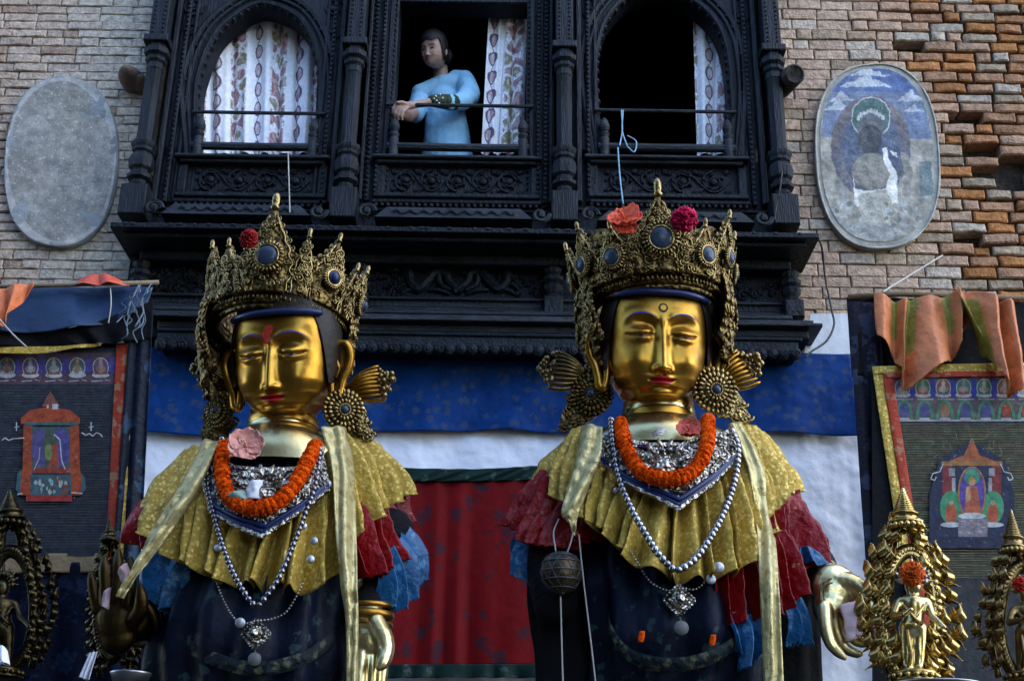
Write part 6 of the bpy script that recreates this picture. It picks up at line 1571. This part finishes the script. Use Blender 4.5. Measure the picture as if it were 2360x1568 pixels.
limb(m, [(Q(1050, 186, YP + .01), .064), (Q(1070, 186, YP), .066), (Q(1084, 218, YP - .09), .066), (Q(1062, 236, YP - .19), .056), (Q(1036, 236, YP - .255), .047)], 16)
k_ = m.build('tunic', KUR, wo); remesh(k_, .006, 6)
tx_ = bpy.data.textures.new('cloth_creases', 'CLOUDS'); tx_.noise_scale = .13; tx_.noise_depth = 3
q_ = k_.modifiers.new('creases', 'DISPLACE'); q_.texture = tx_; q_.strength = .02; q_.mid_level = .5
m = MB(); limb(m, [(Q(1044, 236, YP - .24), .048), (Q(1020, 234, YP - .285), .043), (Q(998, 233, YP - .315), .035)], 16)
k_ = m.build('cuff', mat('dark_green_cuff', (.02, .035, .012), .6, ns=20), wo)
m = MB()
for (px, py) in ((1004, 222), (1014, 218), (1006, 232), (1020, 226), (1000, 228), (1012, 238)): m.sph(Q(px, py, YP - .365), .007, 8, 6)
m.build('sequins', SILV, wo)

# ------------------------------------------------------------------ small gilded shrine figures with leafy halos
BRIGHT = mat('bright_leaf_gilding', (.52, .37, .13), .27, 1.0, c2=(.26, .17, .05), ns=14, bump=.15, bs=40)
GOLDX = mat('shaded_halo_gilding', (.07, .055, .025), .35, 1.0, c2=(.03, .022, .012), ns=14, bump=.2, bs=50)  # shaded copy of the gilding: the left figures' shadow put into the colour
def acanthus(m, b, d, sz, curl, rnd):
    """a toothed leaf that hooks over at the tip, with two smaller side leaves"""
    y = V((0, -1, 0)); d = V(d); d.y *= .3; d.normalize(); e = d.cross(y).normalized() * curl
    def blade(b, d, e, s, w_):
        def fn(u, v):
            q = u * 2 - 1; hook = v ** 2.2
            p = b + d * s * (v - .30 * hook) + e * s * .42 * hook + y * s * (.30 * math.sin(PI * min(1, v * 1.1)) + .05)
            hw_ = w_ * s * math.sin(PI * min(.985, .10 + .88 * v)) ** .8 * (1 - .25 * v) * (1 + .30 * abs(math.sin(v * 12.5 + .6)) * abs(q))
            return p + e * q * hw_ + d * abs(q) * hw_ * .45 - y * (hw_ * .55 * q * q) + y * (.05 * s * gs(q, .22))
        m.grid(fn, 8, 16)
        m.tube([fn(.5, t / 8) + y * .002 for t in range(9)], [s * .030 * (1.1 - t / 8) for t in range(9)], 5)
        m.sph(fn(.5, 1), s * .045, 6, 4)
    blade(b, d, e, sz, .30)
    for s_ in (-1, 1): blade(b + d * sz * .12, (d * .55 + e * s_ * .85).normalized(), e * s_, sz * .58, .30)
def shrine(label, ax, half, Yc, spire, inner, mt, mt2, figure, seed, nleaf=90, sil=None, lsz=1.0):
    rnd = random.Random(seed)
    (tx, ty), (bx, by) = ax
    axx = lambda py: lerp(tx, bx, (py - ty) / (by - ty))
    hw = lambda py: tab([h[0] for h in half], [h[1] for h in half], py)
    t = thing('shrine_figure', label, 'figurine', P(bx, by, Yc), 'small gilded figures with leafy halos')
    k = mpp(bx, (ty + by) / 2, Yc)
    m = MB()
    icx, icy, irx, iry = inner
    for layer in range(3):
        for i in range(nleaf // 3):
            f = (i + rnd.uniform(-.3, .3)) / (nleaf // 3)
            side = 1 if i % 2 else -1
            py = lerp(half[0][0], half[-1][0] - 4, clamp(f)); w_ = hw(py)
            rr = (.98, .74, .5)[layer] * rnd.uniform(.92, 1.04)
            px = axx(py) + side * w_ * rr
            if ((px - icx) / irx) ** 2 + ((py - icy) / iry) ** 2 < .9: continue
            sz = k * lsz * rnd.uniform(24, 40) * (1, .9, .8)[layer] * (.65 + .35 * min(1, w_ / 80))
            d = V((side * rnd.uniform(.3, .9), -.2, rnd.uniform(.2, 1.0)))
            b = P(px, py + 12, Yc + .02 - .015 * layer) - V((side, 0, 0)) * sz * .45
            acanthus(m, b, d, sz, -side, rnd)
    m.build('leafy_halo', mt, t)
    m = MB()                                  # pierced plate that carries the leaves, with a beaded ring
    ring = [P(icx + irx * 1.15 * math.cos(a), icy + iry * 1.12 * math.sin(a), Yc) for a in [2 * PI * i / 60 for i in range(61)]]
    m.tube(ring, .016, 8, caps=False)
    ring2 = [P(icx + irx * 1.42 * math.cos(a), icy + iry * 1.24 * math.sin(a), Yc + .01) for a in [2 * PI * i / 60 for i in range(61)]]
    m.tube(ring2, .012, 8, caps=False)
    for p, q in zip(ring[::1], ring2[::1]): m.sph(p.lerp(q, .5) + V((0, -.008, 0)), .016, 7, 5)
    for s_ in (-1, 1):
        m.tube([P(axx(py) + s_ * hw(py) * .62, py, Yc + .03) for py in [lerp(half[0][0], half[-1][0], i / 20) for i in range(21)]], .012, 6)
        m.tube([P(axx(py) + s_ * hw(py) * .3, py, Yc + .035) for py in [lerp(half[0][0], min(half[-1][0], icy - iry), i / 12) for i in range(13)]], .014, 6)
    m.build('halo_ring', mt2, t)
    m = MB(); sp0, sp1, sr = spire            # stepped spire
    b, e = P(axx(sp1), sp1, Yc), P(axx(sp0), sp0, Yc); L_ = (e - b).length; prof = []
    prof += [(sr * 1.25 * k, 0), (sr * 1.3 * k, L_ * .04), (sr * .95 * k, L_ * .07), (sr * 1.0 * k, L_ * .22), (sr * 1.15 * k, L_ * .24), (sr * 1.1 * k, L_ * .28)]
    for i in range(9):
        z = .30 + .065 * i; r_ = sr * k * (.85 - .075 * i); prof += [(r_ * .82, L_ * z), (r_ * 1.05, L_ * (z + .02)), (r_ * 1.0, L_ * (z + .045))]
    prof += [(sr * k * .16, L_ * .9), (sr * k * .2, L_ * .94), (.001, L_)]
    m.lathe(b, prof, 18, axis=e - b)
    for i in range(18): a = 2 * PI * i / 18; m.sph(b + V((sr * 1.28 * k * math.cos(a), sr * 1.28 * k * math.sin(a), -.012)), .011, 6, 4)
    m.build('spire', mt2, t)
    if figure:
        fx, fy0, fy1 = figure; Hh = fy1 - fy0; yf = Yc - .03
        f = lambda u, v, d=0.0: P(fx + u * Hh, fy0 + v * Hh, yf - d); kk = Hh * k
        m = MB()
        m.sph(f(0, .10), (.085 * kk, .085 * kk, .11 * kk), 14, 10)
        limb(m, [(f(0, .16), .045 * kk), (f(0, .24), .06 * kk)], 10)
        limb(m, [(f(-.13, .27), .055 * kk), (f(0, .28), .09 * kk), (f(.13, .27), .055 * kk)], 12)
        limb(m, [(f(0, .30), .115 * kk), (f(.01, .42), .095 * kk), (f(.0, .52), .12 * kk)], 12)
        for s_ in (-1, 1):
            limb(m, [(f(s_ * .06, .54), .085 * kk), (f(s_ * .065, .74), .066 * kk), (f(s_ * .06, .95), .05 * kk)], 12)
            m.sph(f(s_ * .065, .975, .05 * kk), (.045 * kk, .08 * kk, .03 * kk), 10, 6)
        limb(m, [(f(.15, .28), .05 * kk), (f(.2, .42, .02), .042 * kk), (f(.27, .48, .05), .034 * kk), (f(.32, .53, .07), .03 * kk)], 10)
        limb(m, [(f(-.15, .28), .05 * kk), (f(-.2, .42, .03), .042 * kk), (f(-.09, .40, .10), .034 * kk), (f(-.02, .35, .12), .03 * kk)], 10)
        b_ = remesh(m.build('figure', GOLDL if mt is BRIGHT else mt2, t), .006, 4)
        m = MB()
        for i in range(9):
            a = PI * (i / 8); d = V((math.cos(a), -.15, math.sin(a)))
            m.tube([f(0, .06) + d * .07 * kk, f(0, .06) + d * .15 * kk, f(0, .05) + d * (.2 + .05 * (i == 4)) * kk], [.02 * kk, .026 * kk, .006 * kk], 6)
            spiral(m, f(0, .06, .05) + d * .12 * kk, V((1, 0, 0)), V((0, 0, 1)), .03 * kk, 1.2, 1, .006, 12)
        m.build('figure_crown', sil or mt2, b_)
        m = MB(); m.tube([f(-.1, .3, .1 * kk), f(.04, .46, .13 * kk), f(.1, .5, .1 * kk)], .006, 5); m.tube([f(-.06, .56, .09 * kk), f(-.02, .8, .08 * kk), f(-.04, .93, .06 * kk)], .007, 5); m.tube([f(.12, .3, .08 * kk), f(.02, .44, .12 * kk), f(-.11, .3, .08 * kk)], .006, 5)
        m.build('sacred_thread', mt2, b_)
        m = MB(); c = f(0, 1.0); m.lathe(c + V((0, 0, -.10 * kk)), [(.22 * kk, 0), (.24 * kk, .02 * kk), (.19 * kk, .05 * kk), (.24 * kk, .085 * kk), (.21 * kk, .11 * kk)], 22)
        for i in range(18): a = 2 * PI * i / 18; m.sph(c + V((.23 * kk * math.cos(a), .23 * kk * math.sin(a), -.045 * kk)), (.035 * kk, .035 * kk, .03 * kk), 8, 5)
        m.build('lotus_base', mt2, t)
    m = MB(); 
    for dz, r_ in ((0, .16), (.05, .15), (.1, .17)): m.lathe(P(bx, by + 16, Yc) + V((0, 0, -.22 + dz)), [(r_, 0), (r_, .03), (r_ * .85, .05)], 24)
    m.build('stand', mt2, t); return t
shrine('gilded standing figure with a silver crown inside a bright leafy halo', ((2080, 1120), (2108, 1560)), [(1196, 34), (1236, 62), (1280, 88), (1340, 104), (1410, 118), (1470, 112), (1530, 98), (1566, 84)], 4.15, (1122, 1206, 30), (2096, 1418, 50, 128), BRIGHT, BRIGHT, (2104, 1326, 1548), 31, 54, SILVO, 1.7)
shrine('dim gilded halo half cut by the right edge of the photo', ((2330, 1176), (2352, 1560)), [(1256, 26), (1300, 58), (1360, 84), (1430, 104), (1500, 100), (1560, 80)], 4.3, (1172, 1262, 22), (2360, 1430, 46, 110), GOLDM, GOLDM, (2366, 1350, 1550), 32, 54, None, 1.3)
shrine('dark gilded halo and figure at the left edge of the photo', ((22, 1130), (36, 1560)), [(1190, 40), (1250, 74), (1320, 96), (1400, 104), (1470, 92), (1540, 60)], 4.3, (1128, 1200, 30), (26, 1400, 44, 112), GOLDX, GOLDX, (4, 1336, 1540), 33, 100)
shrine('narrow dark gilded halo standing behind the raised hand', ((252, 1196), (262, 1560)), [(1230, 16), (1290, 36), (1360, 56), (1430, 64), (1500, 62), (1560, 50)], 4.75, (1194, 1236, 12), (256, 1420, 26, 84), GOLDX, GOLDX, None, 34, 80)
flower(P(2102, 1322, 4.02), (.1, -1, .2), .042, (.75, .13, .01), 'orange marigold on the head of the small silver crowned figure', 'ball', 15)
flower(P(2352, 1346, 4.1), (0, -1, .2), .028, (.6, .03, .01), 'small red flower on the dim halo at the right edge', 'ball', 16)
# ---- tables below the small figures, with cloths and trays
def table(label, a, b, py, Yf, Yb, cloth_m):
    p, q = P(a, py, Yf), P(b, py, Yf); z = p.z; t = thing('altar_table', label, 'table', ((p.x + q.x) / 2, (Yf + Yb) / 2, 0), 'tables under the small figures')
    m = MB(); m.cbox((p.x, Yf, z - .04), (q.x, Yb, z), .008); m.build('tabletop', mat('dark_table_wood', (.03, .022, .018), .5), t)
    for x in (p.x + .05, q.x - .05):
        for y in (Yf + .05, Yb - .05):
            m = MB(); m.cbox((x - .03, y - .03, 0), (x + .03, y + .03, z - .041)); m.build('leg', mat('dark_leg_wood', (.03, .022, .018), .5), t)
    return t
table('dark table under the bright leafy halo at lower right', 2030, 2600, 1640, 3.95, 4.75, None)
table('dark table under the dark gilded halos at lower left', -300, 305, 1640, 3.95, 4.95, None)
def tray(px, py, Yc, r, label):
    m = MB(); m.lathe(P(px, py, Yc), [(r * .75, -.015), (r * .8, -.015), (r, .012), (r * 1.03, .016), (r, .018), (r * .8, -.004), (.01, -.006)], 36); o = m.build('tray', mat('dull_tray_metal', (.3, .31, .33), .4, 1.0)); tag(o, label, 'tray', 'silver trays before the figures'); return o
tray(300, 1562, 3.98, .06, 'small silver tray below the raised dark hand')
tray(2150, 1590, 3.9, .14, 'silver tray before the bright leafy halo')
o = sheet('offering_cloth', [(-40, 1490, 3.98), (6, 1488, 3.98), (22, 1520, 3.98)], [(-40, 1532, 3.94), (8, 1528, 3.92), (22, 1532, 3.94)], WHITEC, 2.5, .03, 40, 20, 2.6); tag(o, 'crumpled white cloth at the lower left edge', 'cloth')
o = sheet('offering_cloth', [(206, 1504, 4.05), (224, 1500, 4.05)], [(182, 1560, 4.0), (206, 1566, 4.0)], mat('grey_scarf', (.35, .37, .42), .8), 2, .015, 24, 24, 4.6); tag(o, 'small white scarf hanging under the raised dark hand', 'cloth')
o = sheet('dark_cloth', [(-320, 1300, 5.53), (0, 1300, 5.53), (330, 1290, 5.53)], [(-320, 1800, 5.5), (0, 1800, 5.5), (320, 1800, 5.5)], brocade('midnight_cloth', (.002, .004, .012), (.006, .012, .03), .8, 8, .4, spec=.05), 7, .03, 120, 40, 3.9)
tag(o, 'dark blue black cloth hanging under the left scroll painting', 'cloth')
for (a, b, lb) in ((1476, 1466, 'small orange petal caught on the navy robe left of the horn disc'), (1640, 1474, 'orange torn petal caught on the navy robe right of the horn disc')):
    m = MB(); c = S_R(a, b, .36)
    m.grid(lambda u, v: c + V(((u - .5) * .014 * (1 + 1.2 * v * (1 - v)) + .006 * v, -.006 * math.sin(u * PI), (v - .5) * .034)), 6, 6); o = m.build('petal', MARI); solid(o, .003); tag(o, lb, 'petal')
